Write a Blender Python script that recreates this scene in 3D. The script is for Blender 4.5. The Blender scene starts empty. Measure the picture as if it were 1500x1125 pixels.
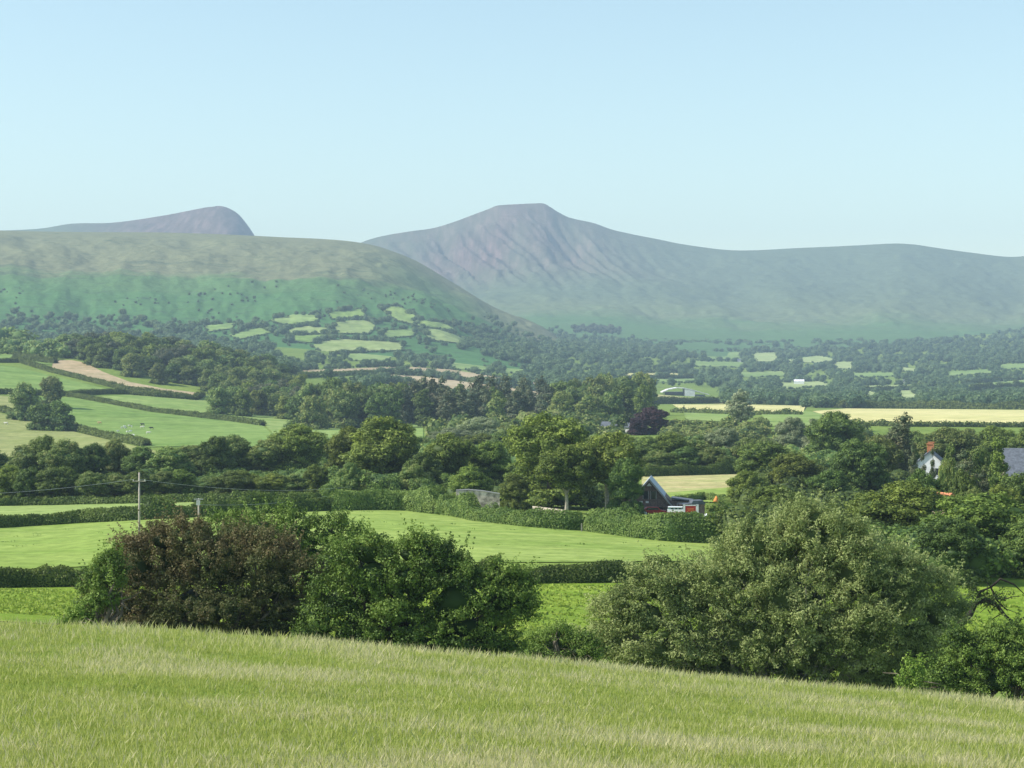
import bpy, math, random
import numpy as np
from mathutils import Vector

FX, HZ = 2800.0, 540.0            # focal length and eye level, in units of the 1500 px wide frame
C = bpy.context.scene.collection
rng = np.random.default_rng(11)
random.seed(5)

# ------------------------------------------------------------------ basics
def vnoise(x, y, seed=0):
    xi = np.floor(x).astype(np.int64); yi = np.floor(y).astype(np.int64)
    xf = x - xi; yf = y - yi
    u = xf*xf*(3-2*xf); v = yf*yf*(3-2*yf)
    def h(a, b):
        n = (a*374761393 + b*668265263 + seed*1442695041) & 0x7fffffff
        n = ((n ^ (n >> 13))*1274126177) & 0x7fffffff
        return ((n ^ (n >> 16)) & 0xffff)/65535.0
    return (h(xi, yi)*(1-u)+h(xi+1, yi)*u)*(1-v) + (h(xi, yi+1)*(1-u)+h(xi+1, yi+1)*u)*v
def fbm(x, y, seed=0, o=4):
    s = 0; a = .5; t = 0
    for i in range(o):
        s = s + a*vnoise(x*2**i, y*2**i, seed+i*17); t += a; a *= .5
    return s/t
def smooth(a, b, x):
    t = np.clip((x-a)/(b-a), 0, 1); return t*t*(3-2*t)
def pchip_slopes(x, Y):            # Y: (len(x), m)
    h = np.diff(x)[:, None]; d = np.diff(Y, axis=0)/h
    m = np.zeros_like(Y)
    w1 = 2*h[1:]+h[:-1]; w2 = h[1:]+2*h[:-1]
    ok = (d[:-1]*d[1:]) > 0
    with np.errstate(divide='ignore', invalid='ignore'):
        hm = (w1+w2)/(w1/d[:-1]+w2/d[1:])
    m[1:-1] = np.where(ok, hm, 0); m[0] = d[0]; m[-1] = d[-1]
    return m
def hermite(x, Y, M, q):           # rows interpolated at q -> (len(q), m)
    q = np.clip(q, x[0], x[-1]); i = np.clip(np.searchsorted(x, q)-1, 0, len(x)-2)
    h = (x[i+1]-x[i])[:, None]; t = ((q-x[i])[:, None])/h
    return ((2*t**3-3*t**2+1)*Y[i]+(t**3-2*t**2+t)*h*M[i]+(-2*t**3+3*t**2)*Y[i+1]+(t**3-t**2)*h*M[i+1])
class Surf:
    """height z over (column, distance): control rows are given as the height at which the ground lies under eye level"""
    def __init__(s, cols, rows):
        s.cols = np.array(cols, float); s.Y = np.array([r[0] for r in rows], float)
        z = []
        for r in rows:
            v = np.array(r[1], float)
            z.append(v if r[0] < 20 else -(v-HZ)/FX*r[0])
        s.Z = np.array(z); s.M = pchip_slopes(s.Y, s.Z)
    def z(s, px, Y):
        px = np.atleast_1d(np.asarray(px, float)); Y = np.atleast_1d(np.asarray(Y, float))
        px, Y = np.broadcast_arrays(px, Y)
        shp = px.shape; px = px.ravel(); Y = Y.ravel()
        R = hermite(s.Y, s.Z, s.M, Y)                 # (n, cols)
        q = np.clip(px, s.cols[0], s.cols[-1]); i = np.clip(np.searchsorted(s.cols, q)-1, 0, len(s.cols)-2)
        t = (q-s.cols[i])/(s.cols[i+1]-s.cols[i])
        n = np.arange(len(q)); k = len(s.cols)
        def sl(j):
            a = np.clip(j-1, 0, k-1); b = np.clip(j+1, 0, k-1)
            return (R[n, b]-R[n, a])/(s.cols[b]-s.cols[a])
        h = s.cols[i+1]-s.cols[i]
        z = ((2*t**3-3*t**2+1)*R[n, i]+(t**3-2*t**2+t)*h*sl(i)+(-2*t**3+3*t**2)*R[n, i+1]+(t**3-t**2)*h*sl(i+1))
        return z.reshape(shp)
    def zxy(s, x, Y):
        return s.z(750+FX*np.asarray(x, float)/np.maximum(Y, 60.), Y)
    def sy(s, px, Y): return HZ - s.z(px, Y)*FX/Y

COLS = [-600, 0, 250, 500, 780, 1080, 1300, 1500, 2100]
ROWS = [
 (-200, [4]*9), (0, [-1.7]*9),
 (40, [1080, 1115, 1120, 1127, 1135, 1145, 1152, 1160, 1190]),
 (70, [945, 975, 982, 994, 1009, 1032, 1047, 1062, 1100]),
 (90, [905, 922, 930, 948, 972, 1000, 1018, 1036, 1085]),
 (120, [915, 922, 940, 968, 988, 1015, 1032, 1050, 1100]),
 (150, [890, 900, 922, 943, 952, 985, 1008, 1020, 1060]),
 (180, [865, 880, 890, 898, 900, 925, 945, 955, 1000]),
 (210, [848, 860, 860, 858, 852, 852, 858, 865, 890]),
 (260, [812, 820, 812, 806, 808, 818, 822, 826, 840]),
 (300, [785, 793, 779, 770, 779, 795, 798, 800, 812]),
 (330, [768, 775, 762, 755, 764, 778, 782, 785, 792]),
 (360, [756, 758, 749, 744, 752, 764, 768, 770, 775]),
 (400, [742, 745, 738, 733, 740, 750, 752, 752, 758]),
 (450, [728, 735, 728, 721, 722, 724, 727, 730, 736]),
 (520, [705, 715, 707, 700, 698, 700, 705, 708, 714]),
 (620, [680, 690, 684, 678, 682, 686, 688, 690, 694]),
 (750, [655, 668, 664, 660, 664, 667, 668, 670, 672]),
 (850, [632, 655, 652, 648, 648, 649, 650, 652, 652]),
 (1000, [595, 630, 635, 635, 630, 625, 625, 626, 627]),
 (1200, [540, 588, 605, 620, 618, 611, 611, 612, 612]),
 (1400, [500, 553, 575, 604, 610, 605, 606, 606, 606]),
 (1550, [480, 532, 545, 590, 603, 601, 603, 603, 603]),
 (1700, [470, 515, 520, 572, 597, 598, 600, 600, 600]),
 (1850, [480, 515, 522, 562, 590, 595, 597, 596, 596]),
 (2100, [495, 520, 530, 552, 578, 588, 591, 589, 588]),
 (2400, [500, 520, 526, 540, 562, 581, 584, 581, 578]),
 (2800, [495, 505, 508, 522, 545, 568, 571, 568, 562]),
 (3200, [485, 490, 492, 503, 530, 556, 559, 554, 548]),
 (3800, [470, 475, 480, 490, 510, 538, 540, 533, 525]),
 (4600, [470, 475, 480, 488, 500, 518, 517, 510, 498]),
 (5600, [470, 470, 475, 480, 492, 498, 495, 488, 478]),
]
base = Surf(COLS, ROWS)
# the long hill on one side: the same kind of table, from its profile and ridge line
hc = [-900, -300, 0, 110, 250, 400, 530, 600, 660, 720, 780, 860, 960]
h_ridge = [318, 330, 338, 340, 341, 347, 356, 378, 412, 448, 474, 520, 590]
h_base = [500, 500, 500, 500, 500, 500, 503, 508, 515, 522, 532, 550, 600]
hf = [(2500, -1.1), (2700, -.5), (3000, 0), (3300, .22), (3700, .52), (4200, .78), (4700, .95), (5000, 1.0), (5500, .93), (6200, .7), (6900, .25), (7400, -.2)]
hill = Surf(hc, [(d, [b+(r-b)*f for r, b in zip(h_ridge, h_base)]) for d, f in hf])
# the mountain range behind
sk = [(-1200, 352), (-600, 350), (-200, 342), (0, 338), (60, 335), (105, 328), (165, 326.5), (240, 316), (300, 304.5), (312, 303), (322, 302), (335, 305.5), (349, 314), (361, 328), (372, 344), (377, 352), (400, 372), (450, 380), (500, 372),
      (530, 355), (560, 346), (600, 339), (635, 334), (665, 325), (700, 312), (716, 306), (727, 301.5), (733, 300.5), (760, 299), (792, 297.7), (798, 298.5), (804, 302), (820, 312), (835, 319), (870, 327), (895, 336), (920, 342), (960, 350),
      (1000, 358), (1060, 366), (1100, 367), (1160, 364), (1250, 360), (1310, 357), (1340, 358.5), (1370, 363), (1420, 370), (1480, 376.5), (1520, 373), (1600, 364), (1800, 356), (2100, 362), (2700, 366)]
mc = [a for a, b in sk]
mrows = []
for d, f, fp in [(4300, -.06, -.06), (4800, .02, .02), (5400, .14, .11), (6000, .27, .2), (6600, .42, .3), (7200, .58, .42), (7700, .73, .55), (8050, .85, .7), (8300, .94, .86), (8500, 1, 1), (8900, .985, .97), (9600, .9, .87), (10600, .7, .7)]:
    row = []
    for a, s_ in sk:
        w = math.exp(-((a-720)/170.)**2)
        b_ = 505 if a < 900 else 505+min(1, (a-900)/200.)*12
        ff = f*(1-w)+fp*w
        row.append(b_+(s_-b_)*ff)
    mrows.append((d, row))
mount = Surf(mc, mrows)
def mount_relief(px, D, z):
    """spurs and gullies, fading out at the crest"""
    t = smooth(5200, 6400, D)*(1-smooth(8150, 8480, D))
    wp = px + 40*(fbm(px/90, D/700, 3)-.5)+(D-8000)/22.
    steep = np.exp(-((px-735)/170.)**2)*smooth(6900, 7500, D)
    g = 1-np.abs(2*fbm(wp/20+(D-8000)/900., D/2600, 7, 5)-1)*2.1
    r = (fbm(wp/110, D/900, 21, 5)-.5)*85*t + g*42*steep*t
    return z + r*.8 + (fbm(px/11, D/110, 91, 4)-.5)*17*t*(.5+steep)
def hill_relief(px, D, z):
    t = smooth(3000, 3400, D)*(1-smooth(4500, 4950, D))
    return z + t*((fbm(px/70, D/420, 31, 5)-.5)*38+(fbm(px/13, D/80, 33, 4)-.5)*5)
def mount_z(px, D): return mount_relief(px, D, mount.z(px, D))
def hill_z(px, D): return hill_relief(px, D, hill.z(px, D))

def hit(px, py, D0, D1, zf=None, n=500):
    """distance at which the sight line through a frame point first meets the ground between D0 and D1"""
    zf = zf or base.z
    D = np.geomspace(D0, D1, n); s = HZ - zf(np.full(n, float(px)), D)*FX/D
    k = np.nonzero(s <= py)[0]
    if len(k) == 0: return D[np.argmin(s)]
    k = k[0]
    if k == 0: return D0
    t = (s[k-1]-py)/max(s[k-1]-s[k], 1e-6)
    return float(D[k-1]+(D[k]-D[k-1])*t)
def P(px, D, zf=None):
    zf = zf or base.z
    return Vector(((px-750)/FX*D, D, float(zf(np.array([px]), np.array([D]))[0])))
def at(px, py, D0, D1, zf=None): return P(px, hit(px, py, D0, D1, zf), zf)

# ------------------------------------------------------------------ meshes
def mesh(name, V, faces, mats=(), midx=None, attrs=None, smooth_=False):
    """faces: list of (n,k) index arrays; attrs: {name: per-vertex float}"""
    me = bpy.data.meshes.new(name)
    V = np.asarray(V, np.float32)
    me.vertices.add(len(V)); me.vertices.foreach_set('co', V.ravel())
    fs = [np.asarray(f, np.int32) for f in faces if len(f)]
    nl = sum(f.size for f in fs); npoly = sum(len(f) for f in fs)
    me.loops.add(nl); me.loops.foreach_set('vertex_index', np.concatenate([f.ravel() for f in fs]))
    me.polygons.add(npoly)
    tot = np.concatenate([np.full(len(f), f.shape[1], np.int32) for f in fs])
    st = np.concatenate([[0], np.cumsum(tot)[:-1]]).astype(np.int32)
    me.polygons.foreach_set('loop_start', st)
    if midx is not None: me.polygons.foreach_set('material_index', np.asarray(midx, np.int32))
    me.update(calc_edges=True)
    if smooth_: me.polygons.foreach_set('use_smooth', np.ones(npoly, bool))
    for m in mats: me.materials.append(m)
    for k, a in (attrs or {}).items():
        at_ = me.attributes.new(k, 'FLOAT', 'POINT'); at_.data.foreach_set('value', np.asarray(a, np.float32))
    return me
def link(name, me, parent=None, loc=None):
    o = bpy.data.objects.new(name, me); C.objects.link(o)
    if parent: o.parent = parent
    if loc is not None: o.location = loc
    return o
def tag(o, label=None, cat=None, group=None, kind=None):
    if label: o['label'] = label
    if cat: o['category'] = cat
    if group: o['group'] = group
    if kind: o['kind'] = kind
    return o
def empty(name, loc, label, cat, group=None, rz=0):
    o = bpy.data.objects.new(name, None); C.objects.link(o); o.location = loc; o.rotation_euler[2] = rz
    return tag(o, label, cat, group)
class MB:
    def __init__(s): s.v = []; s.f = []; s.n = 0
    def poly(s, pts, fl):
        b = len(s.v); s.v += [tuple(p) for p in pts]; s.f += [tuple(i+b for i in f) for f in fl]
    def box(s, x0, x1, y0, y1, z0, z1):
        s.poly([(x0,y0,z0),(x1,y0,z0),(x1,y1,z0),(x0,y1,z0),(x0,y0,z1),(x1,y0,z1),(x1,y1,z1),(x0,y1,z1)],
               [(0,3,2,1),(4,5,6,7),(0,1,5,4),(1,2,6,5),(2,3,7,6),(3,0,4,7)])
        return s
    def prism(s, prof, y0, y1):                 # profile in x,z extruded along y
        n = len(prof)
        s.poly([(x,y0,z) for x,z in prof]+[(x,y1,z) for x,z in prof],
               [tuple(range(n)), tuple(reversed(range(n,2*n)))]+[((i+1)%n, i, n+i, n+(i+1)%n) for i in range(n)])
        return s
    def tube(s, pts, rad, seg=8):
        pts = [Vector(p) for p in pts]; rings = []
        for i, p in enumerate(pts):
            d = (pts[min(i+1, len(pts)-1)]-pts[max(i-1, 0)]).normalized()
            a = d.cross(Vector((0.13, .2, 1)) if abs(d.z) < .9 else Vector((1, 0, 0))).normalized(); b = d.cross(a)
            r = rad[i] if hasattr(rad, '__len__') else rad
            rings.append([p+(a*math.cos(2*math.pi*k/seg)+b*math.sin(2*math.pi*k/seg))*r for k in range(seg)])
        n = len(pts)
        s.poly([q for r in rings for q in r],
               [(i*seg+k, i*seg+(k+1) % seg, (i+1)*seg+(k+1) % seg, (i+1)*seg+k) for i in range(n-1) for k in range(seg)]
               + [tuple(reversed(range(seg))), tuple(range((n-1)*seg, n*seg))])
        return s
    def build(s, name, m, parent=None, loc=None, sm=False, bev=0):
        me = bpy.data.meshes.new(name); me.from_pydata([tuple(v) for v in s.v], [], s.f); me.materials.append(m); me.update()
        if sm: me.polygons.foreach_set('use_smooth', [True]*len(me.polygons))
        o = link(name, me, parent, loc)
        if bev:
            b = o.modifiers.new('bev', 'BEVEL'); b.width = bev; b.segments = 2
        return o

# ------------------------------------------------------------------ materials
def new_mat(name):
    m = bpy.data.materials.new(name); m.use_nodes = True; nt = m.node_tree
    b = nt.nodes['Principled BSDF']; return m, nt, b
def N(nt, t, **kw):
    n = nt.nodes.new(t)
    for k, v in kw.items():
        if k in n.inputs: n.inputs[k].default_value = v
        else: setattr(n, k, v)
    return n
def ramp(nt, fac, stops):
    r = nt.nodes.new('ShaderNodeValToRGB'); e = r.color_ramp.elements
    while len(e) < len(stops): e.new(.5)
    for i, (p, c) in enumerate(stops): e[i].position = p; e[i].color = (*c, 1)
    nt.links.new(fac, r.inputs['Fac']); return r.outputs['Color']
def mixc(nt, fac, a, b, mode='MIX'):
    n = nt.nodes.new('ShaderNodeMix'); n.data_type = 'RGBA'; n.blend_type = mode
    for s, v in ((n.inputs[0], fac), (n.inputs[6], a), (n.inputs[7], b)):
        if hasattr(v, 'is_linked') or hasattr(v, 'links'): nt.links.new(v, s)
        elif isinstance(v, (int, float)): s.default_value = v
        else: s.default_value = (*v, 1)
    return n.outputs[2]
def noise(nt, scale, detail=4, vec=None, stretch=None, rough=.55, rot=0):
    tc = nt.nodes.new('ShaderNodeNewGeometry'); v = tc.outputs['Position']
    mp = nt.nodes.new('ShaderNodeMapping'); nt.links.new(v, mp.inputs['Vector'])
    mp.inputs['Scale'].default_value = stretch or (1, 1, 1); mp.inputs['Rotation'].default_value = (0, 0, rot)
    n = N(nt, 'ShaderNodeTexNoise', Scale=scale, Detail=detail, Roughness=rough); nt.links.new(mp.outputs[0], n.inputs['Vector'])
    return n.outputs['Fac']
def attr(nt, name):
    a = nt.nodes.new('ShaderNodeAttribute'); a.attribute_name = name; return a.outputs['Fac']
def math_(nt, op, a, b):
    n = nt.nodes.new('ShaderNodeMath'); n.operation = op
    for s, v in ((n.inputs[0], a), (n.inputs[1], b)):
        if hasattr(v, 'links'): nt.links.new(v, s)
        else: s.default_value = v
    return n.outputs[0]
def foliage(name, dark, light, third=None, trans=.22, objvar=.25):
    m, nt, b = new_mat(name)
    t = attr(nt, 'tint')
    stops = [(0.05, dark), (.75, light)] if third is None else [(0.05, dark), (.5, light), (.9, third)]
    col = ramp(nt, t, stops)
    oi = nt.nodes.new('ShaderNodeObjectInfo')
    hsv = nt.nodes.new('ShaderNodeHueSaturation')
    mr = N(nt, 'ShaderNodeMapRange'); nt.links.new(oi.outputs['Random'], mr.inputs[0]); mr.inputs[3].default_value = 1-objvar; mr.inputs[4].default_value = 1+objvar
    mh = N(nt, 'ShaderNodeMapRange'); nt.links.new(math_(nt, 'FRACT', math_(nt, 'MULTIPLY', oi.outputs['Random'], 7.3), 0), mh.inputs[0]); mh.inputs[3].default_value = 0.5-.012*objvar/.25; mh.inputs[4].default_value = .5+.018*objvar/.25
    nt.links.new(col, hsv.inputs['Color']); nt.links.new(mr.outputs[0], hsv.inputs['Value']); nt.links.new(mh.outputs[0], hsv.inputs['Hue'])
    nt.links.new(hsv.outputs[0], b.inputs['Base Color'])
    b.inputs['Roughness'].default_value = .62; b.inputs['Specular IOR Level'].default_value = .28
    tr = nt.nodes.new('ShaderNodeBsdfTranslucent'); nt.links.new(hsv.outputs[0], tr.inputs['Color'])
    mx = nt.nodes.new('ShaderNodeMixShader'); mx.inputs[0].default_value = trans
    nt.links.new(b.outputs[0], mx.inputs[1]); nt.links.new(tr.outputs[0], mx.inputs[2])
    nt.links.new(mx.outputs[0], nt.nodes['Material Output'].inputs[0])
    return m
def plain(name, col, rough=.7, var=.25, scale=3, spec=.3):
    m, nt, b = new_mat(name)
    n = noise(nt, scale, 5)
    c = ramp(nt, n, [(.35, tuple(x*(1-var) for x in col)), (.65, tuple(min(1, x*(1+var)) for x in col))])
    nt.links.new(c, b.inputs['Base Color']); b.inputs['Roughness'].default_value = rough; b.inputs['Specular IOR Level'].default_value = spec
    return m
def field_mat(name, a, b_, c=None, s1=.02, s2=.5, stripe=0, stripe_rot=0, bump=.5):
    m, nt, b = new_mat(name)
    big = noise(nt, s1, 5, stretch=(1, .6, 1)); fine = noise(nt, s2, 6, rough=.7)
    col = ramp(nt, big, [(.33, a), (.67, b_)])
    if c is not None:
        pt = noise(nt, s1*3.1, 5, stretch=(.5, 1.2, 1), rough=.7)
        col = mixc(nt, math_(nt, 'MULTIPLY', math_(nt, 'SMOOTH_MAX', math_(nt, 'SUBTRACT', pt, .5), 0), 5.), col, c)
    col = mixc(nt, .75, col, ramp(nt, fine, [(.3, (.52, .55, .45)), (.7, (1.35, 1.3, 1.3))]), 'MULTIPLY')
    mid = noise(nt, s2*.28, 5, stretch=(.35, 1.5, 1), rough=.72, rot=.12)
    col = mixc(nt, .8, col, ramp(nt, mid, [(.34, (.72, .80, .62)), (.5, (1, 1, 1)), (.66, (1.22, 1.14, 1.18))]), 'MULTIPLY')
    if stripe:
        g = nt.nodes.new('ShaderNodeNewGeometry'); mp = nt.nodes.new('ShaderNodeMapping'); nt.links.new(g.outputs['Position'], mp.inputs[0]); mp.inputs['Rotation'].default_value = (0, 0, stripe_rot)
        w = N(nt, 'ShaderNodeTexWave', Scale=stripe, Distortion=1.2, Detail=2.); nt.links.new(mp.outputs[0], w.inputs[0])
        col = mixc(nt, .35, col, ramp(nt, w.outputs['Fac'], [(.2, (.75, .78, .7)), (.8, (1.1, 1.08, 1.05))]), 'MULTIPLY')
    nt.links.new(col, b.inputs['Base Color']); b.inputs['Roughness'].default_value = .95; b.inputs['Specular IOR Level'].default_value = .05
    bp = N(nt, 'ShaderNodeBump', Strength=bump, Distance=.3); nt.links.new(fine, bp.inputs['Height']); nt.links.new(bp.outputs[0], b.inputs['Normal'])
    return m

M = {}
M['ground'] = field_mat('ground_grass', (.17, .25, .05), (.25, .33, .08), (.14, .21, .04), .015, .45)
M['meadow'] = field_mat('meadow_soil', (.30, .35, .07), (.36, .40, .10), (.36, .33, .15), .06, 3.5, bump=.3)
M['bright'] = field_mat('lush_pasture', (.22, .32, .04), (.28, .38, .06), (.17, .27, .035), .05, .9, bump=1)
M['pasture'] = field_mat('pasture', (.27, .36, .085), (.32, .40, .12), (.22, .32, .07), .012, .35)
M['strip'] = field_mat('pale_pasture', (.27, .36, .11), (.30, .38, .13), None, .02, .4)
M['slope'] = field_mat('slope_pasture', (.19, .29, .075), (.25, .35, .105), (.16, .26, .065), .006, .12)
M['slope_pale'] = field_mat('slope_pale_pasture', (.24, .33, .10), (.29, .36, .13), (.20, .31, .08), .008, .12)
M['olive'] = field_mat('dry_pasture', (.26, .30, .10), (.33, .34, .15), None, .01, .2)
M['tan'] = field_mat('stubble', (.42, .33, .20), (.50, .41, .27), None, .01, .2)
M['hay'] = field_mat('hay_field', (.44, .45, .19), (.36, .42, .15), (.44, .36, .20), .05, .3)
M['hill_pale'] = field_mat('hill_pale_field', (.25, .33, .12), (.31, .37, .15), None, .004, .05, bump=.1)
M['yellow'] = field_mat('ripening_barley', (.58, .54, .24), (.64, .59, .29), None, .004, .06, bump=.1)
M['pale'] = field_mat('pale_far_field', (.30, .38, .15), (.37, .43, .20), None, .004, .05, bump=.1)
M['far_green'] = field_mat('far_pasture', (.19, .29, .09), (.25, .34, .12), None, .004, .05, bump=.1)

# hill and mountain
def upland(name, low, mid, high, rock, dark, s, heather=None):
    m, nt, b = new_mat(name)
    h = attr(nt, 'level'); rk = attr(nt, 'rock'); gr = attr(nt, 'green')
    n1 = noise(nt, s, 6, stretch=(.45, 1.3, 2.2), rough=.65); n2 = noise(nt, s*4.5, 6, stretch=(.5, 1.5, 1.8), rough=.7)
    hh = math_(nt, 'ADD', h, math_(nt, 'MULTIPLY', math_(nt, 'SUBTRACT', n1, .5), .65))
    col = ramp(nt, hh, [(.18, low), (.48, mid), (.60 if heather else .72, high)])
    if heather is not None:
        n4 = noise(nt, s*2.2, 5, stretch=(.22, 1.6, 2.5), rough=.6)
        band = ramp(nt, math_(nt, 'ADD', h, math_(nt, 'MULTIPLY', math_(nt, 'SUBTRACT', n1, .5), 1.1)), [(.42, (0, 0, 0)), (.53, (1, 1, 1)), (.60, (1, 1, 1)), (.80, (0, 0, 0))])
        f_ = math_(nt, 'MULTIPLY', ramp(nt, n4, [(.47, (0, 0, 0)), (.58, (.5, .5, .5))]), band)
        col = mixc(nt, f_, col, heather)
    col = mixc(nt, gr, col, low)
    col = mixc(nt, math_(nt, 'MULTIPLY', math_(nt, 'MAXIMUM', math_(nt, 'SUBTRACT', n2, .53), 0), 6.), col, dark)
    col = mixc(nt, .55, col, ramp(nt, n2, [(.36, (.66, .7, .7)), (.60, (1.22, 1.18, 1.15))]), 'MULTIPLY')
    n6 = noise(nt, s*16, 5, stretch=(.6, 1.3, 1.5), rough=.75)
    col = mixc(nt, .38, col, ramp(nt, n6, [(.38, (.68, .72, .7)), (.62, (1.28, 1.24, 1.2))]), 'MULTIPLY')
    n3 = noise(nt, s*5, 6, stretch=(2.2, .3, .3), rough=.7, rot=.35)
    rc = ramp(nt, n3, [(.36, tuple(x*.55 for x in rock)), (.52, rock), (.66, tuple(x*1.75 for x in rock))])
    col = mixc(nt, rk, col, rc)
    nt.links.new(col, b.inputs['Base Color']); b.inputs['Roughness'].default_value = 1; b.inputs['Specular IOR Level'].default_value = 0
    bp = N(nt, 'ShaderNodeBump', Strength=.8, Distance=12.); nt.links.new(n2, bp.inputs['Height']); nt.links.new(bp.outputs[0], b.inputs['Normal'])
    return m
M['hill'] = upland('hill_turf', (.085, .19, .065), (.115, .205, .075), (.21, .22, .12), (.2, .2, .2), (.05, .085, .045), .006, heather=(.055, .085, .055))
M['mount'] = upland('mountain_turf', (.10, .19, .07), (.16, .20, .10), (.125, .165, .095), (.145, .09, .085), (.075, .11, .06), .0035)

L = {}
L['oak'] = foliage('oak_leaves', (.06, .10, .015), (.28, .35, .06), trans=.28)
L['deep'] = foliage('dark_leaves', (.045, .085, .018), (.18, .25, .048))
L['pale'] = foliage('pale_leaves', (.15, .19, .085), (.35, .38, .20))
L['wood'] = foliage('wood_leaves', (.058, .11, .025), (.22, .285, .065), (.28, .30, .10))
L['conifer'] = foliage('conifer_needles', (.045, .075, .032), (.12, .145, .062), (.16, .15, .08), trans=.1)
L['copper'] = foliage('copper_leaves', (.03, .012, .018), (.06, .028, .035), trans=.1)
L['hedge'] = foliage('hedge_leaves', (.045, .08, .014), (.17, .22, .042), objvar=.12)
L['shrubby'] = foliage('shrubby_hedge_leaves', (.08, .145, .024), (.25, .33, .075), objvar=.1)
L['far'] = foliage('far_leaves', (.055, .11, .042), (.17, .245, .09), objvar=.1)
L['hawthorn'] = foliage('hawthorn_leaves', (.045, .07, .018), (.14, .155, .05), (.195, .155, .07), objvar=0)
L['oakbush'] = foliage('near_oak_leaves', (.04, .08, .014), (.15, .235, .038), (.25, .35, .07), objvar=0)
L['willow'] = foliage('willow_leaves', (.13, .18, .05), (.36, .43, .145), (.47, .52, .22), trans=.35, objvar=0)
L['bramble'] = foliage('bramble_leaves', (.09, .17, .022), (.25, .37, .055), (.34, .46, .09), objvar=0)
M['bark'] = plain('bark', (.16, .13, .10), .95, .4, 2.5)
M['pale_bark'] = plain('pale_bark', (.34, .31, .25), .95, .3, 3)
M['dark_bark'] = plain('dark_bark', (.035, .028, .022), .95, .4, 3)

# ------------------------------------------------------------------ ground
def grid_idx(nr, nc):
    i = np.arange(nr-1)[:, None]*nc+np.arange(nc-1)[None, :]
    return np.stack([i, i+1, i+1+nc, i+nc], -1).reshape(-1, 4)
def ground_sheet():
    Y = np.concatenate([np.linspace(-150, 0, 12)[:-1], np.linspace(0, 100, 130)[:-1], np.geomspace(100, 5600, 620)])
    u = np.linspace(-1, 1, 520); u = np.sign(u)*(.62*np.abs(u)+.38*np.abs(u)**3)
    W = np.maximum(Y, 0)*.62+170
    X = u[None, :]*W[:, None]; YY = np.repeat(Y[:, None], len(u), 1)
    Z = base.zxy(X, YY) + (fbm(X/6, YY/6, 5)-.5)*.35*smooth(5, 60, YY)*(YY < 110) + (fbm(X/25, YY/25, 9)-.5)*1.2*smooth(140, 240, YY)*(1-smooth(600, 800, YY))*.3
    V = np.stack([X, YY, Z], -1).reshape(-1, 3)
    o = link('ground', mesh('ground', V, [grid_idx(len(Y), len(u))], [M['ground']], smooth_=True))
    tag(o, 'green valley floor and foreground slope', 'ground', kind='structure')
ground_sheet()
def relief_sheet(name, surf_z, cols, Ds, mat, level, rock, green, label):
    PX, DD = np.meshgrid(cols, Ds)
    Z = surf_z(PX, DD); X = (PX-750)/FX*DD
    V = np.stack([X, DD, Z], -1).reshape(-1, 3)
    o = link(name, mesh(name, V, [grid_idx(len(Ds), len(cols))], [mat], attrs={'level': level(PX, DD).ravel(), 'rock': rock(PX, DD).ravel(), 'green': green(PX, DD).ravel()}, smooth_=True))
    tag(o, label, 'hills', kind='structure')
relief_sheet('hill', hill_z, np.linspace(-900, 960, 620), np.linspace(2500, 7400, 390), M['hill'],
    lambda p, D: smooth(3150, 4500, D)+.0*p, lambda p, D: 0*p,
    lambda p, D: .75*np.exp(-((p-650)/80.)**2)*(1-smooth(4200, 4800, D)),
    'long green hill with a paler moorland top in front of the mountains')
def rockmask(p, D):
    a = np.exp(-((p-720)/190.)**2)*smooth(6900, 7700, D)*(.75+.6*(fbm(p/40, D/500, 77)-.5))
    b = smooth(40, 240, p)*(1-smooth(360, 400, p))*smooth(7400, 7800, D)*.85
    return np.clip(np.maximum(a, b), 0, 1)
def mgreen(p, D):
    e = ((p-835)/95.)**2+((D-5650)/330.)**2
    return np.clip(1-smooth(.6, 1.3, e+.5*(fbm(p/20, D/150, 5)-.5)), 0, 1)*.9
relief_sheet('mountain', mount_z, np.linspace(-1200, 2700, 1150), np.linspace(4300, 10600, 520), M['mount'],
    lambda p, D: smooth(4700, 8300, D)+.0*p, rockmask, mgreen,
    'flat-topped mountain and its long hazy ridge under the sky')

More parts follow.
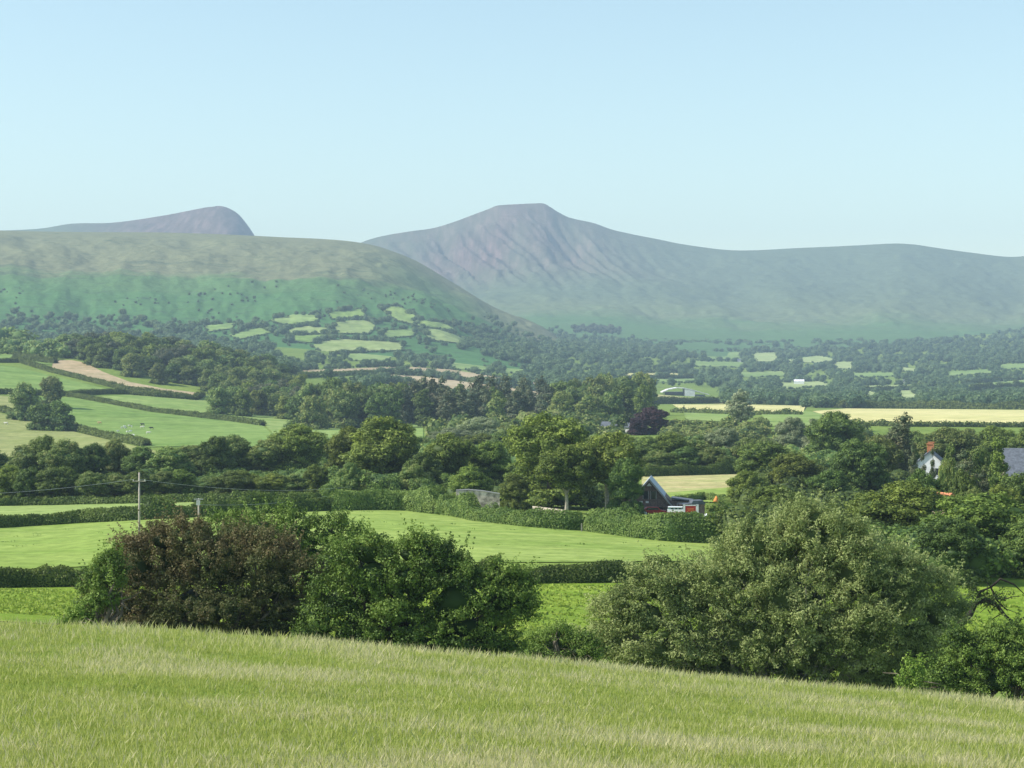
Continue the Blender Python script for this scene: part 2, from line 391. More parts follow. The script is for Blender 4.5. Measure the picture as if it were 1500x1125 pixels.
# ------------------------------------------------------------------ fields
FIELDS = []
def inpoly(x, y, poly):
    x = np.asarray(x); y = np.asarray(y); c = np.zeros(x.shape, bool); n = len(poly)
    for i in range(n):
        x1, y1 = poly[i]; x2, y2 = poly[i-1]
        if y1 == y2: continue
        c ^= ((y1 > y) != (y2 > y)) & (x < (x2-x1)*(y-y1)/(y2-y1)+x1)
    return c
def field(name, poly, D0, D1, mat, label, zf=None, lift=1.0):
    zf = zf or base.z
    FIELDS.append((poly, D0, D1, zf, name))
    xs = [p[0] for p in poly]; step = 5. if D1 < 1500 else 3.
    px = np.linspace(min(xs)+.01, max(xs)-.01, max(6, int((max(xs)-min(xs))/step)))
    NR = 26; V = []
    for x in px:
        ys = []
        for i in range(len(poly)):
            (x1, y1), (x2, y2) = poly[i], poly[i-1]
            if (x1 > x) != (x2 > x): ys.append(y1+(y2-y1)*(x-x1)/(x2-x1))
        lo, hi = max(ys), min(ys)
        if D1 < 1700:
            w = (fbm(np.array([x/22.]), np.array([lo/9.]), 3)[0]-.5)*2; lo += w; hi += w*.5
        D = np.geomspace(D0, D1, 500); s = HZ - zf(np.full(500, x), D)*FX/D
        def f(py):
            k = np.nonzero(s <= py)[0]
            if len(k) == 0: return D[np.argmin(s)]
            k = k[0]
            if k == 0: return D0
            return D[k-1]+(D[k]-D[k-1])*(s[k-1]-py)/max(s[k-1]-s[k], 1e-6)
        dn, df = f(lo), f(hi)
        d = np.geomspace(dn, max(df, dn*1.0005), NR)
        z = zf(np.full(NR, x), d)
        V.append(np.stack([(x-750)/FX*d, d, z], -1))
    V = np.array(V)
    if D1 < 900:  # same small undulation as the ground sheet
        V[..., 2] += (fbm(V[..., 0]/25, V[..., 1]/25, 9)-.5)*1.2*smooth(140, 240, V[..., 1])*(1-smooth(600, 800, V[..., 1]))*.3
    V[..., 2] += .06+.00022*V[..., 1]*lift
    o = link(name, mesh(name, V.reshape(-1, 3), [grid_idx(len(px), NR)[:, ::-1]], [M[mat]], smooth_=True))
    tag(o, label, 'field', kind='structure')
def F(*a, **k): field('field', *a, **k)
F([(-300, 905), (-300, 852), (120, 850), (500, 846), (1090, 842), (1600, 850), (1700, 925), (780, 925), (300, 920)], 135, 240, 'bright', 'lush grass field just beyond the bushes')
F([(-300, 838), (-300, 775), (0, 772), (250, 758), (480, 745), (560, 745), (700, 762), (860, 773), (1075, 793), (1400, 800), (1400, 825), (1075, 822), (780, 825), (500, 826), (140, 830), (0, 836)], 205, 380, 'pasture', 'wide pale pasture between two hedges')
F([(-300, 757), (-300, 742), (0, 739), (250, 734), (480, 731), (488, 741), (250, 749), (0, 757)], 330, 430, 'strip', 'thin strip of pale grass before the tree belt')
F([(940, 728), (940, 696), (1100, 694), (1110, 735)], 380, 560, 'hay', 'rough yellow hay field behind the timber house')
F([(950, 734), (965, 724), (1090, 713), (1100, 738)], 380, 560, 'pasture', 'mown green strip behind the timber house', lift=2)
# slope on the left of the valley
F([(-80, 522), (0, 519), (35, 521), (80, 529), (80, 535), (30, 531), (0, 528), (-80, 530)], 1100, 1800, 'slope', 'small green paddock at the top of the slope')
F([(-200, 540), (0, 536), (15, 537), (60, 547), (110, 559), (155, 570), (105, 575), (60, 578), (0, 576), (-200, 575)], 900, 1700, 'slope', 'upper green field with a lone tree')
F([(78, 528), (105, 528), (125, 532), (150, 545), (190, 560), (240, 570), (300, 577), (280, 584), (230, 580), (180, 570), (120, 555), (75, 543)], 900, 1750, 'tan', 'tan stubble strip curving below the wood')
F([(-200, 580), (0, 580), (25, 582), (28, 604), (0, 600), (-200, 600)], 850, 1500, 'olive', 'dry pasture corner')
F([(25, 582), (110, 583), (200, 599), (300, 613), (385, 624), (420, 655), (215, 655), (150, 637), (100, 626), (25, 605)], 760, 1500, 'slope', 'sloping green field with cattle and sheep')
F([(130, 582), (190, 579), (290, 587), (305, 579), (340, 580), (400, 583), (450, 590), (500, 597), (560, 600), (620, 622), (620, 655), (420, 655), (385, 621), (300, 610), (200, 596)], 760, 1500, 'slope_pale', 'long pale sloping field under the wooded hill')
F([(-200, 600), (0, 606), (60, 619), (100, 631), (190, 652), (260, 668), (-200, 672)], 700, 1400, 'olive', 'yellowish lower field with a single white sheep')
# centre
F([(440, 543), (575, 538), (600, 538), (660, 542), (735, 553), (738, 562), (650, 553), (600, 547), (440, 552)], 1750, 3000, 'tan', 'upper tan ploughed strip')
F([(560, 549), (610, 551), (700, 562), (745, 568), (800, 575), (800, 590), (690, 572), (560, 562)], 1750, 3000, 'tan', 'lower tan ploughed strip')
F([(500, 519), (588, 516), (560, 530), (515, 528)], 2000, 3300, 'far_green', 'green field under the dark hedge')
F([(632, 505), (690, 515), (718, 527), (700, 531), (640, 515)], 2000, 3300, 'far_green', 'thin green field on the rise')
F([(655, 525), (690, 527), (722, 541), (715, 544), (665, 541)], 2000, 3000, 'far_green', 'green field beside a round tree')
F([(740, 538), (768, 541), (760, 547), (735, 547)], 2000, 3000, 'far_green', 'small green field by the wood edge')
HF = dict(zf=hill_z, lift=2.5)
F([(422, 483), (450, 479), (482, 482), (482, 489), (428, 491)], 2750, 4400, 'hill_pale', 'tiny pale field among trees on the hill foot', **HF)
F([(488, 474), (520, 470), (546, 472), (550, 481), (540, 490), (495, 489)], 2750, 4400, 'hill_pale', 'pale field among tree clumps on the hill foot', **HF)
F([(612, 481), (640, 484), (682, 495), (676, 504), (632, 499)], 2650, 4400, 'hill_pale', 'bright small field on the rise', **HF)
F([(335, 492), (380, 481), (398, 488), (350, 498)], 2750, 4400, 'far_green', 'sliver of green field on the hill foot', **HF)
F([(458, 507), (470, 501), (500, 498), (590, 503), (590, 514), (470, 517)], 2550, 4400, 'hill_pale', 'pale long field above a dark hedge', **HF)
F([(555, 452), (585, 450), (612, 466), (606, 476), (580, 470)], 2800, 4600, 'slope_pale', 'pale rough strip dropping down the hill side', **HF)
F([(395, 470), (430, 462), (470, 462), (465, 471), (420, 477)], 2800, 4600, 'far_green', 'green enclosure high on the hill foot', **HF)
F([(560, 486), (610, 482), (606, 493), (565, 496)], 2700, 4600, 'far_green', 'green field between two clumps on the hill foot', **HF)
F([(300, 478), (345, 474), (340, 482), (305, 487)], 2800, 4600, 'far_green', 'green enclosure below the scrub', **HF)
F([(430, 493), (484, 491), (486, 498), (455, 503), (425, 500)], 2700, 4400, 'slope', 'mid green field between the pale ones on the hill foot', **HF)
F([(612, 470), (650, 474), (668, 484), (645, 482), (612, 479)], 2700, 4500, 'slope_pale', 'sloping rough field above the bright small field', **HF)
F([(480, 458), (530, 454), (536, 464), (486, 468)], 2800, 4600, 'slope', 'highest enclosure on the hill foot', **HF)
# right valley
F([(1010, 529), (1090, 531), (1085, 538), (1020, 537)], 2600, 5000, 'far_green', 'far green field below the mountain fields')
F([(1240, 547), (1310, 546), (1320, 551), (1250, 553)], 2400, 4600, 'far_green', 'dull green far field among the woods')
F([(1380, 545), (1450, 541), (1455, 547), (1390, 551)], 2400, 4600, 'far_green', 'dull green far field near the frame edge')
F([(1080, 546), (1150, 544), (1152, 551), (1090, 553)], 2400, 4600, 'far_green', 'dull green far field above the white cottage')
F([(905, 547), (985, 547), (1022, 551), (985, 554), (915, 554)], 2400, 4300, 'yellow', 'narrow yellow field')
F([(925, 556), (1020, 555), (1022, 560), (960, 561)], 2300, 4200, 'far_green', 'narrow green field')
F([(950, 577), (1000, 582), (1060, 588), (1060, 592), (962, 589)], 1800, 3500, 'hay', 'tan yard and field around the barn')
F([(985, 593), (1080, 593), (1180, 595), (1176, 606), (1110, 606), (1000, 603)], 1100, 3200, 'yellow', 'yellow barley field below the barn')
F([(1000, 602), (1070, 605), (1060, 618), (1005, 616)], 1050, 2600, 'slope_pale', 'pale green field by the copper tree')
F([(1115, 607), (1180, 602), (1260, 618), (1250, 628), (1130, 626)], 1000, 2600, 'slope_pale', 'pale green field before the yellow field')
F([(1190, 603), (1240, 599), (1500, 601), (1800, 603), (1800, 625), (1500, 624), (1250, 622)], 850, 2600, 'yellow', 'broad yellow barley field across the valley')
F([(1140, 561), (1200, 559), (1222, 565), (1150, 570)], 2400, 4300, 'pale', 'pale field below a white cottage')
F([(1258, 566), (1372, 563), (1345, 570), (1262, 573)], 2300, 4300, 'pale', 'long pale far field')
F([(1262, 574), (1287, 573), (1272, 586)], 2000, 3800, 'pale', 'little wedge of pale field')
F([(1306, 572), (1348, 573), (1338, 586), (1322, 583)], 2000, 3800, 'pale', 'second wedge of pale field')
F([(1410, 564), (1500, 557), (1700, 552), (1700, 563), (1500, 566), (1430, 573)], 2200, 4300, 'far_green', 'green far field rising toward the mountain foot')
F([(1030, 517), (1090, 516), (1085, 528), (1035, 527)], 2800, 5000, 'far_green', 'far field under the mountain')
F([(1105, 518), (1140, 516), (1137, 530), (1100, 530)], 2800, 5000, 'pale', 'square far field')
F([(1142, 529), (1200, 521), (1224, 527), (1200, 532)], 2800, 5000, 'pale', 'lens-shaped far field')
F([(1218, 531), (1254, 530), (1250, 541), (1222, 540)], 2600, 5000, 'pale', 'far field beside dark trees')
F([(1318, 538), (1345, 541), (1362, 546), (1318, 544)], 2600, 5000, 'pale', 'thin far field')
F([(985, 506), (1085, 508), (1080, 513), (1000, 513)], 3000, 5500, 'far_green', 'highest far field at the mountain foot')
F([(1460, 534), (1500, 533), (1600, 533), (1600, 540), (1465, 541)], 2800, 5000, 'far_green', 'far green field near the frame edge')

# ------------------------------------------------------------------ foliage geometry
ICO = None
def ico():
    global ICO
    if ICO is None:
        import bmesh
        bm = bmesh.new(); bmesh.ops.create_icosphere(bm, subdivisions=2, radius=1)
        ICO = (np.array([v.co[:] for v in bm.verts]), np.array([[v.index for v in f.verts] for f in bm.faces])); bm.free()
    return ICO
def rdir(n):
    v = rng.normal(size=(n, 3)); return v/np.linalg.norm(v, axis=1)[:, None]
def leafcards(Pp, Nn, size, aspect=.62, droop=None):
    n = len(Pp); r = rdir(n)
    if droop is not None: r = r*(1-droop)+np.array([0, 0, -1.])*droop
    t = np.cross(Nn, r); t /= np.linalg.norm(t, axis=1)[:, None]+1e-9; b = np.cross(Nn, t)
    if droop is not None: t, b = b, t
    s = np.asarray(size).reshape(-1, 1)*np.ones((n, 1)); h = s*.5; w = h*aspect
    f = Nn*h*.28
    V = np.stack([Pp-t*h, Pp-b*w+f, Pp+t*h, Pp+b*w+f], 1).reshape(-1, 3)
    return V, (np.arange(n)*4)[:, None]+np.arange(4)[None, :]
class Fol:
    def __init__(s): s.V = []; s.Q = []; s.T = []; s.t = []; s.n = 0
    def add(s, V, faces, tint):
        (s.Q if faces.shape[1] == 4 else s.T).append(faces+s.n); s.V.append(V); s.t.append(np.broadcast_to(tint, (len(V),))); s.n += len(V)
    def core(s, c, r, tint=.1, amp=.25, seed=0):  # low tint puts the shade between leaf clumps into the core's colour
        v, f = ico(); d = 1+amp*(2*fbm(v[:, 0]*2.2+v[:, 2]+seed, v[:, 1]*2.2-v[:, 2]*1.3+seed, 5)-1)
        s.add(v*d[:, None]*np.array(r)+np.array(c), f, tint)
    def clumps(s, cen, rad, leaf, cover, tint, squash=.75, spread=.42, shell=(.62, 1.08), upbias=.3, droop=None, tj=.13, aspect=.62):
        cen = np.asarray(cen); rad = np.asarray(rad); n = np.maximum(6, (cover*4*math.pi*rad**2*squash/(leaf**2*.5*aspect*1.6)).astype(int))
        i = np.repeat(np.arange(len(cen)), n); d = rdir(len(i)); d[:, 2] = d[:, 2]*.85+upbias*.3; d /= np.linalg.norm(d, axis=1)[:, None]
        k = rng.uniform(shell[0]**2, shell[1]**2, len(i))**.5
        Pp = cen[i]+d*(rad[i]*k)[:, None]*np.array([1, 1, squash])
        nn = d+rdir(len(i))*spread+np.array([0, 0, upbias]); nn /= np.linalg.norm(nn, axis=1)[:, None]
        V, Fq = leafcards(Pp, nn, leaf*rng.uniform(.65, 1.35, len(i)), aspect, droop)
        t = np.clip(np.asarray(tint)[i]+rng.normal(0, tj, len(i)), 0, 1)
        s.add(V, Fq, np.repeat(t, 4))
    def mesh(s, name, mat, extra=None):
        faces = []
        if s.Q: faces.append(np.concatenate(s.Q))
        if s.T: faces.append(np.concatenate(s.T))
        V = np.concatenate(s.V); t = np.concatenate(s.t); mats = [mat]; mi = None
        if extra is not None:
            mb, m2 = extra; ev = np.array([tuple(v) for v in mb.v]); b = len(V); V = np.concatenate([V, ev]); t = np.concatenate([t, np.zeros(len(ev))])
            nf = sum(len(f) for f in faces)
            q = np.array([f for f in mb.f if len(f) == 4])+b; faces.append(q); mi = np.concatenate([np.zeros(nf, int), np.ones(len(q), int)]); mats.append(m2)
        return mesh(name, V, faces, mats, mi, {'tint': t})
def blob_clumps(blobs, cr, keep=.72, jit=(.72, 1.0), low=-0.75, sparse=1.):
    """clump centres over the shells of a set of ellipsoids, leaving out what lies deep inside another one"""
    cen = []; rad = []
    B = np.array(blobs, float)
    for k, (x, y, z, a, b, c) in enumerate(B):
        area = 4*math.pi*(((a*b)**1.6+(a*c)**1.6+(b*c)**1.6)/3)**(1/1.6)
        n = max(5, int(area/(cr*cr*1.9*sparse)))
        d = rdir(n); d = d[d[:, 2] > low]; j = rng.uniform(*jit, len(d))
        p = np.array([x, y, z])+d*j[:, None]*np.array([a, b, c])
        ok = np.ones(len(p), bool)
        for m, q in enumerate(B):
            if m != k: ok &= ((((p-q[:3])/q[3:])**2).sum(1) > keep**2)
        cen.append(p[ok]); rad.append(cr*rng.uniform(.62, 1.35, ok.sum()))
    return np.concatenate(cen), np.concatenate(rad)
def limb_path(a, b, sag=.12, n=5):
    a = np.array(a, float); b = np.array(b, float); L_ = np.linalg.norm(b-a); pts = []
    off = rng.normal(0, .05*L_, (n+1, 3))
    for i in range(n+1):
        t = i/n; p = a+(b-a)*t + off[i]*math.sin(math.pi*t); p[2] += sag*L_*math.sin(math.pi*t)*.6; pts.append(tuple(p))
    return pts

# tree kinds: each variant is 16 m tall with a 13 m crown
def broadleaf(seed, leaf, cr, cover, H=16., R=6.5, trunk_h=3., shape='round', skirt=0):
    global rng
    rng = np.random.default_rng(seed)
    blobs = []
    if shape == 'round':
        cz = trunk_h+(H-trunk_h)*.5; blobs.append((0, 0, cz, R*.7, R*.7, (H-trunk_h)*.42))
        for k in range(skirt):
            a = 6.28*k/max(skirt, 1)+rng.uniform(-.3, .3); r = rng.uniform(.3, .42)*R; q = rng.uniform(.55, .72)*R
            blobs.append((math.cos(a)*q, math.sin(a)*q, trunk_h*.3+r*rng.uniform(.5, .9), r, r, r*rng.uniform(.7, .9)))
        for k in range(11):
            a = 6.28*k/11*2.4+rng.uniform(-.4, .4); e = rng.uniform(-.45, .95); r = rng.uniform(.3, .5)*R
            rr = R-r; hh = (H-trunk_h)*.5
            blobs.append((math.cos(a)*math.cos(e)*rr, math.sin(a)*math.cos(e)*rr, cz+math.sin(e)*(hh-r*.72), r, r, r*rng.uniform(.62, .85)))
        blobs.append((rng.uniform(-1, 1), rng.uniform(-1, 1), H-R*.36, R*.45, R*.45, R*.36))
    elif shape == 'tall':
        for k in range(9):
            t = k/8; r = R*(.62+.38*math.sin(math.pi*min(1, t*1.05)))*rng.uniform(.8, 1.0)*(1-.45*t**2)
            blobs.append((rng.normal(0, R*.16), rng.normal(0, R*.16), trunk_h+r*.5+(H-trunk_h-r*1.0)*t, r*.75, r*.75, r*.62))
    elif shape == 'pine':
        for k in range(8):
            t = k/7; a = rng.uniform(0, 6.28); r = R*(1-.62*t)*rng.uniform(.55, .8)
            off = R*.38*(1-t)
            blobs.append((math.cos(a)*off, math.sin(a)*off, trunk_h*1.1+(H-trunk_h*1.1-r*.4)*t, r, r, r*.46))
    cen, rad = blob_clumps(blobs, cr)
    tint = np.clip(.42+rng.normal(0, .2, len(cen)), 0, 1)
    f = Fol()
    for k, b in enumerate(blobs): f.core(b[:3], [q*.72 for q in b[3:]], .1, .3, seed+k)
    f.clumps(cen, rad, leaf, cover, tint)
    # stray sprays that break the outline
    ns = len(cen)//2; j = rng.integers(0, len(cen), ns); dd = cen[j]-np.array([0, 0, H*.5]); dd /= np.linalg.norm(dd, axis=1)[:, None]
    f.clumps(cen[j]+dd*cr*rng.uniform(.5, 1.1, ns)[:, None], np.full(ns, cr*.42), leaf, cover*.55, tint[j]*1.15)
    tr = MB(); tr.tube([(0, 0, -.6), (.1, 0, trunk_h*.6), (.15, .1, trunk_h+1), (.1, .2, H*.55), (0, 0, H*.85)], [.55, .4, .34, .2, .05], 8)
    for k in range(7):
        b = blobs[rng.integers(0, len(blobs))]; tr.tube(limb_path((.1, .1, trunk_h*rng.uniform(.8, 1.6)), (b[0]*.9, b[1]*.9, b[2])), [.2, .16, .12, .09, .06, .03], 6)
    return f, tr, H, R
VAR = {}
def variants(key, n, seed, leaf, cr, cover, shape, merged, **k):
    out = []
    for i in range(n):
        f, tr, H, R = broadleaf(seed+i, leaf, cr, cover, shape=shape, **k)
        if merged: out.append((f.mesh(key+'_tree', L['wood'], (tr, M['bark'])), None, H, R))
        else:
            tm = bpy.data.meshes.new(key+'_trunk'); tm.from_pydata([tuple(v) for v in tr.v], [], tr.f); tm.materials.append(M['bark'])
            out.append((f.mesh(key+'_crown', L['oak']), tm, H, R))
    VAR[key] = out
variants('round', 7, 100, .40, .95, .6, 'round', False, trunk_h=1.6, skirt=7)
variants('open', 3, 150, .40, .95, .6, 'round', False, trunk_h=3.6)
variants('tall', 3, 200, .42, .95, .6, 'tall', False, R=5., trunk_h=1.5)
variants('pine', 3, 250, .38, .8, .5, 'pine', False, R=5., trunk_h=2.)
variants('midround', 6, 300, .8, 1.45, .6, 'round', True, trunk_h=1., skirt=6)
variants('midtall', 4, 400, .8, 1.35, .6, 'tall', True, R=5., trunk_h=1.)
rng = np.random.default_rng(77)

tree_count = 0
def tree(px, top, D, wpx, kind='round', mat='oak', label='', name='broadleaf_tree', group=None, zf=None, deep=None, cat='tree', sink=0., bark=None):
    """a tree at distance D whose top and width are known; its foot stands on the ground"""
    global tree_count; tree_count += 1
    p = P(px, D, zf); H = (HZ-top)/FX*D - p.z; W = wpx/FX*D
    cm, tm, vh, vr = VAR[kind][rng.integers(0, len(VAR[kind]))]
    sx = W/(2*vr); sz = H/vh; sy_ = (deep/FX*D/(2*vr)) if deep else sx*rng.uniform(.85, 1.1)
    if tm is None:
        o = link(name, cm); o.location = p; tag(o, label, cat, group); root = o; c = o
    else:
        root = empty(name, p, label, cat, group); c = link('crown', cm, root); t = link('trunk', tm, root)
        if bark: t.material_slots[0].link = 'OBJECT'; t.material_slots[0].material = M[bark]
    c.material_slots[0].link = 'OBJECT'; c.material_slots[0].material = L[mat]
    root.scale = (sx, sy_, sz); root.rotation_euler[2] = rng.uniform(0, 6.28) if not deep else rng.choice([0, math.pi])
    root.location.z -= sink
    return root

# --- individual trees of the middle ground: px, top, distance, width, ...
T = tree
T(440, 622, 520, 95, 'round', 'oak', 'broad light green tree where the long tree belt meets the big oaks')
T(510, 626, 460, 75, 'round', 'oak', 'tall light green tree beside the large sunlit oak')
T(560, 612, 440, 112, 'round', 'oak', 'large sunlit oak with a dense lumpy crown standing above the belt')
T(655, 636, 430, 95, 'round', 'oak', 'spreading tree with layered boughs behind the stone bridge')
T(715, 648, 440, 85, 'round', 'oak', 'mid green tree between the layered tree and the tallest oak')
T(620, 664, 415, 60, 'round', 'deep', 'darker small tree filling the gap before the stone bridge')
T(690, 684, 400, 62, 'round', 'oak', 'low bushy tree overhanging the stone bridge')
T(805, 609, 390, 132, 'round', 'oak', 'tallest oak with a huge domed crown by the lane')
T(890, 634, 372, 112, 'open', 'oak', 'oak with two forking pale trunks beside the timber house', bark='pale_bark')
T(830, 652, 366, 105, 'open', 'oak', 'oak with one straight pale trunk showing over the lane hedge', bark='pale_bark')
T(755, 694, 372, 52, 'round', 'oak', 'small leafy tree rising at the end of the stone bridge')
T(917, 672, 364, 56, 'round', 'deep', 'dark tree shading the gable of the timber house')
T(775, 668, 420, 80, 'round', 'deep', 'dark tree behind the stem of the tallest oak')
for i, (px, top, D, w, k, m, lb) in enumerate([
 (945, 640, 560, 62, 'round', 'deep', 'dark round tree in the belt just above the timber house roof'),
 (985, 634, 560, 60, 'round', 'oak', 'light green tree in the belt behind the hay field'),
 (1022, 640, 565, 55, 'tall', 'wood', 'slim tree in the belt behind the middle of the hay field'),
 (1060, 628, 570, 70, 'round', 'pale', 'grey-green tree in the belt at the far end of the hay field'),
 (1005, 655, 545, 52, 'round', 'deep', 'low dark tree directly behind the clipped hay field hedge'),
 (1045, 655, 545, 52, 'round', 'wood', 'low mid green tree directly behind the clipped hay field hedge'),
 (965, 660, 545, 52, 'round', 'wood', 'low tree behind the hedge nearest the house ridge'),
 (1100, 642, 560, 60, 'round', 'wood', 'rounded tree behind the dark layered conifer'),
 (905, 634, 640, 70, 'round', 'wood', 'tree crown showing between the oaks and the purple copper beech'),
 (870, 640, 660, 70, 'round', 'wood', 'tree crown just behind the top of the twin trunked oak'),
 (740, 632, 640, 70, 'round', 'wood', 'distant crown seen left behind the tallest oak'),
 (700, 636, 660, 70, 'round', 'oak', 'distant pale crown over the middle of the belt'),
 (660, 628, 720, 70, 'round', 'pale', 'feathery pale tree in front of the conifer wood'),
 (700, 612, 800, 66, 'round', 'pale', 'larger grey-green tree at the foot of the conifer wood'),
 (610, 640, 600, 60, 'round', 'wood', 'tree crown between the sunlit oak and the layered tree')]):
    T(px, top, D, w, k, m, lb)
# right-hand group
T(1085, 574, 1080, 46, 'midtall', 'pale', 'tall pale tree standing against the yellow field')
T(1160, 612, 700, 55, 'round', 'pale', 'silvery willow with drooping pale leaves')
T(1196, 616, 640, 55, 'tall', 'pale', 'brownish silver tree beside the silvery willow')
T(1222, 604, 600, 92, 'round', 'deep', 'dark domed tree just below the yellow field')
T(1118, 648, 470, 90, 'round', 'deep', 'dark tree with layered flat boughs past the hay field')
T(1165, 665, 430, 80, 'round', 'oak', 'mid green tree beside the dark layered tree')
T(1095, 690, 400, 62, 'round', 'oak', 'bright green small tree at the end of the lane hedge')
T(1060, 742, 330, 60, 'round', 'oak', 'low bush tree beside the red board')
T(1262, 645, 420, 100, 'round', 'deep', 'big dark tree in front of the domed tree')
T(1215, 690, 370, 85, 'round', 'deep', 'dark green tree behind the top of the large willow')
T(1315, 609, 480, 76, 'tall', 'conifer', 'tall brownish pine before the yellow field')
T(1290, 640, 470, 70, 'round', 'wood', 'mid green tree at the foot of the tall brownish pine')
T(1140, 712, 330, 90, 'round', 'oak', 'light green tree directly above the willow top')
T(1395, 628, 520, 100, 'round', 'wood', 'broad tree behind the white house chimneys')
T(1460, 626, 560, 80, 'round', 'oak', 'light green tree under the edge of the yellow field')
T(1510, 628, 540, 80, 'round', 'deep', 'dark tree cut by the frame under the yellow field')
T(1340, 632, 560, 60, 'round', 'wood', 'tree behind the gable of the white house')
T(1412, 664, 335, 66, 'pine', 'conifer', 'dark conifer covering part of the white house')
T(1366, 660, 325, 24, 'pine', 'conifer', 'slim dark tree crossing the white gable')
T(1338, 655, 322, 34, 'pine', 'conifer', 'narrow conifer at the near corner of the white house')
T(1392, 655, 318, 44, 'pine', 'wood', 'bushy conifer hiding the wing of the white house')
T(1432, 655, 352, 60, 'round', 'wood', 'round tree between the two conifers and the slate barn')
T(1352, 668, 315, 26, 'pine', 'conifer', 'thin conifer before the white gable wall')
T(1385, 676, 312, 34, 'round', 'wood', 'light bushy tree covering the lower white wall')
T(1412, 690, 296, 50, 'round', 'deep', 'dark tree beside the hidden cottage roof')
T(1440, 694, 296, 44, 'pine', 'conifer', 'small conifer between the two hidden cottages')
T(1470, 712, 286, 54, 'round', 'oak', 'leafy tree in front of the lowest cottage')
T(1428, 716, 280, 50, 'round', 'wood', 'light tree covering the front of the hidden cottage')
T(1376, 704, 300, 44, 'round', 'deep', 'dark rounded tree under the white house walls')
T(1345, 700, 308, 36, 'round', 'wood', 'small tree under the near corner of the white house')
T(1462, 648, 330, 72, 'pine', 'oak', 'yellow-green layered conifer before the slate barn roof')
T(1495, 694, 300, 80, 'round', 'deep', 'dark tree below the slate barn roof')
T(1352, 690, 300, 60, 'round', 'deep', 'dark low tree in front of the white house')
T(1320, 706, 262, 150, 'round', 'oak', 'broad dark oak rising behind the willow')
T(1438, 724, 232, 165, 'open', 'oak', 'wide oak with dead lower branches over the bright field')
T(1395, 760, 215, 110, 'round', 'deep', 'shaded lower tree between the oak and the willow')
T(1500, 760, 225, 90, 'round', 'deep', 'dark tree at the frame edge above the bright field')
T(1250, 760, 245, 120, 'round', 'deep', 'dark tree mostly covered by the willow')
# trees on the sloping fields
T(36, 562, 1080, 44, 'midround', 'wood', 'round grey-green tree standing at a hedge junction on the slope')
T(76, 552, 1180, 34, 'midround', 'wood', 'small lone round tree in the upper green field')
T(88, 588, 1010, 44, 'midround', 'deep', 'low dark tree beside the round grey-green tree')
T(58, 590, 1010, 36, 'midround', 'deep', 'low dark bush between the two slope trees')
T(957, 597, 930, 50, 'midround', 'copper', 'purple copper beech standing out from the green trees', name='copper_beech')
T(935, 610, 920, 28, 'midround', 'copper', 'smaller purple copper beech beside the large one', name='copper_beech')
# long tree belt on the left: front rank and rear rank
def belt(x0, x1, n, D, dj, top, w, kinds, mats, label, group, tj=5, name='broadleaf_tree'):
    for i in range(n):
        t = (i+.5)/n; px = x0+(x1-x0)*t+rng.normal(0, .15*(x1-x0)/n); d = D+rng.uniform(-dj, dj)
        tp = (np.interp(px, [q[0] for q in top], [q[1] for q in top]) if isinstance(top, list) else top)+rng.normal(0, tj)
        T(px, tp, d, w*rng.uniform(.8, 1.2), kinds[rng.integers(0, len(kinds))], mats[rng.integers(0, len(mats))], label, group=group, name=name)
belt(-70, 480, 17, 432, 8, [(-70, 680), (0, 684), (200, 690), (480, 690)], 52, ['round'], ['wood', 'deep', 'oak'], 'low rounded tree in the front rank of the long belt beyond the pasture hedge', 'front rank of the tree belt', 4)
belt(-70, 410, 13, 505, 15, [(-70, 648), (0, 655), (60, 640), (110, 648), (150, 652), (260, 655), (350, 640), (410, 640)], 66, ['round'], ['wood', 'deep', 'wood'], 'taller tree in the rear rank of the long belt beyond the pasture hedge', 'rear rank of the tree belt', 5)
belt(420, 600, 5, 600, 15, 650, 60, ['round'], ['oak', 'wood'], 'tree crown behind the large sunlit oak', 'crowns behind the large oak', 4)
belt(490, 640, 5, 408, 6, 690, 42, ['round'], ['deep', 'wood'], 'low shaded tree at the foot of the large sunlit oak', 'shaded trees below the oak', 5)
belt(1200, 1500, 7, 690, 20, 632, 60, ['round'], ['wood', 'deep'], 'tree of the belt that runs under the broad yellow field', 'trees under the yellow field', 4)
# wooded hill
wood_lab = 'tree in the wood that covers the small rounded hill'
for j, D in enumerate(np.linspace(1240, 1700, 9)):
    lo = np.interp(D, [1240, 1400, 1700], [300, 170, 95]); hi = np.interp(D, [1240, 1400, 1600, 1700], [450, 450, 440, 400])
    for px in np.arange(lo, hi, 20):
        q = px+rng.uniform(-7, 7); d = D+rng.uniform(-25, 25); s = float(base.sy([q], [d])[0])
        if q < 310 and s > np.interp(q, [60, 105, 125, 150, 190, 240, 300], [524, 525, 529, 542, 557, 567, 574]): continue
        h = rng.uniform(14, 19)*FX/d
        T(q, s-h, d, rng.uniform(26, 38), 'midround', ['wood', 'wood', 'deep', 'conifer', 'oak'][rng.integers(0, 5)], wood_lab, group='trees of the wooded hill')
# the dark wood in the middle
for D, x0, x1, top0 in [(1180, 445, 640, 558), (1090, 440, 680, 572), (1210, 560, 830, 556), (1110, 640, 960, 572), (1300, 800, 950, 552), (1230, 830, 950, 566)]:
    for px in np.arange(x0, x1, 23):
        q = px+rng.uniform(-7, 7); con = 590 < q < 800
        T(q, top0+rng.uniform(-7, 9), D+rng.uniform(-30, 30), rng.uniform(32, 44) if con else rng.uniform(34, 48), 'midtall' if con else 'midround', 'conifer' if con and rng.random() < .7 else ['wood', 'deep'][rng.integers(0, 2)],
          'tall narrow tree in the dark wood at the centre of the valley' if con else 'rounded tree in the dark wood at the centre of the valley', group='narrow trees of the central wood' if con else 'rounded trees of the central wood')
print('trees', tree_count)

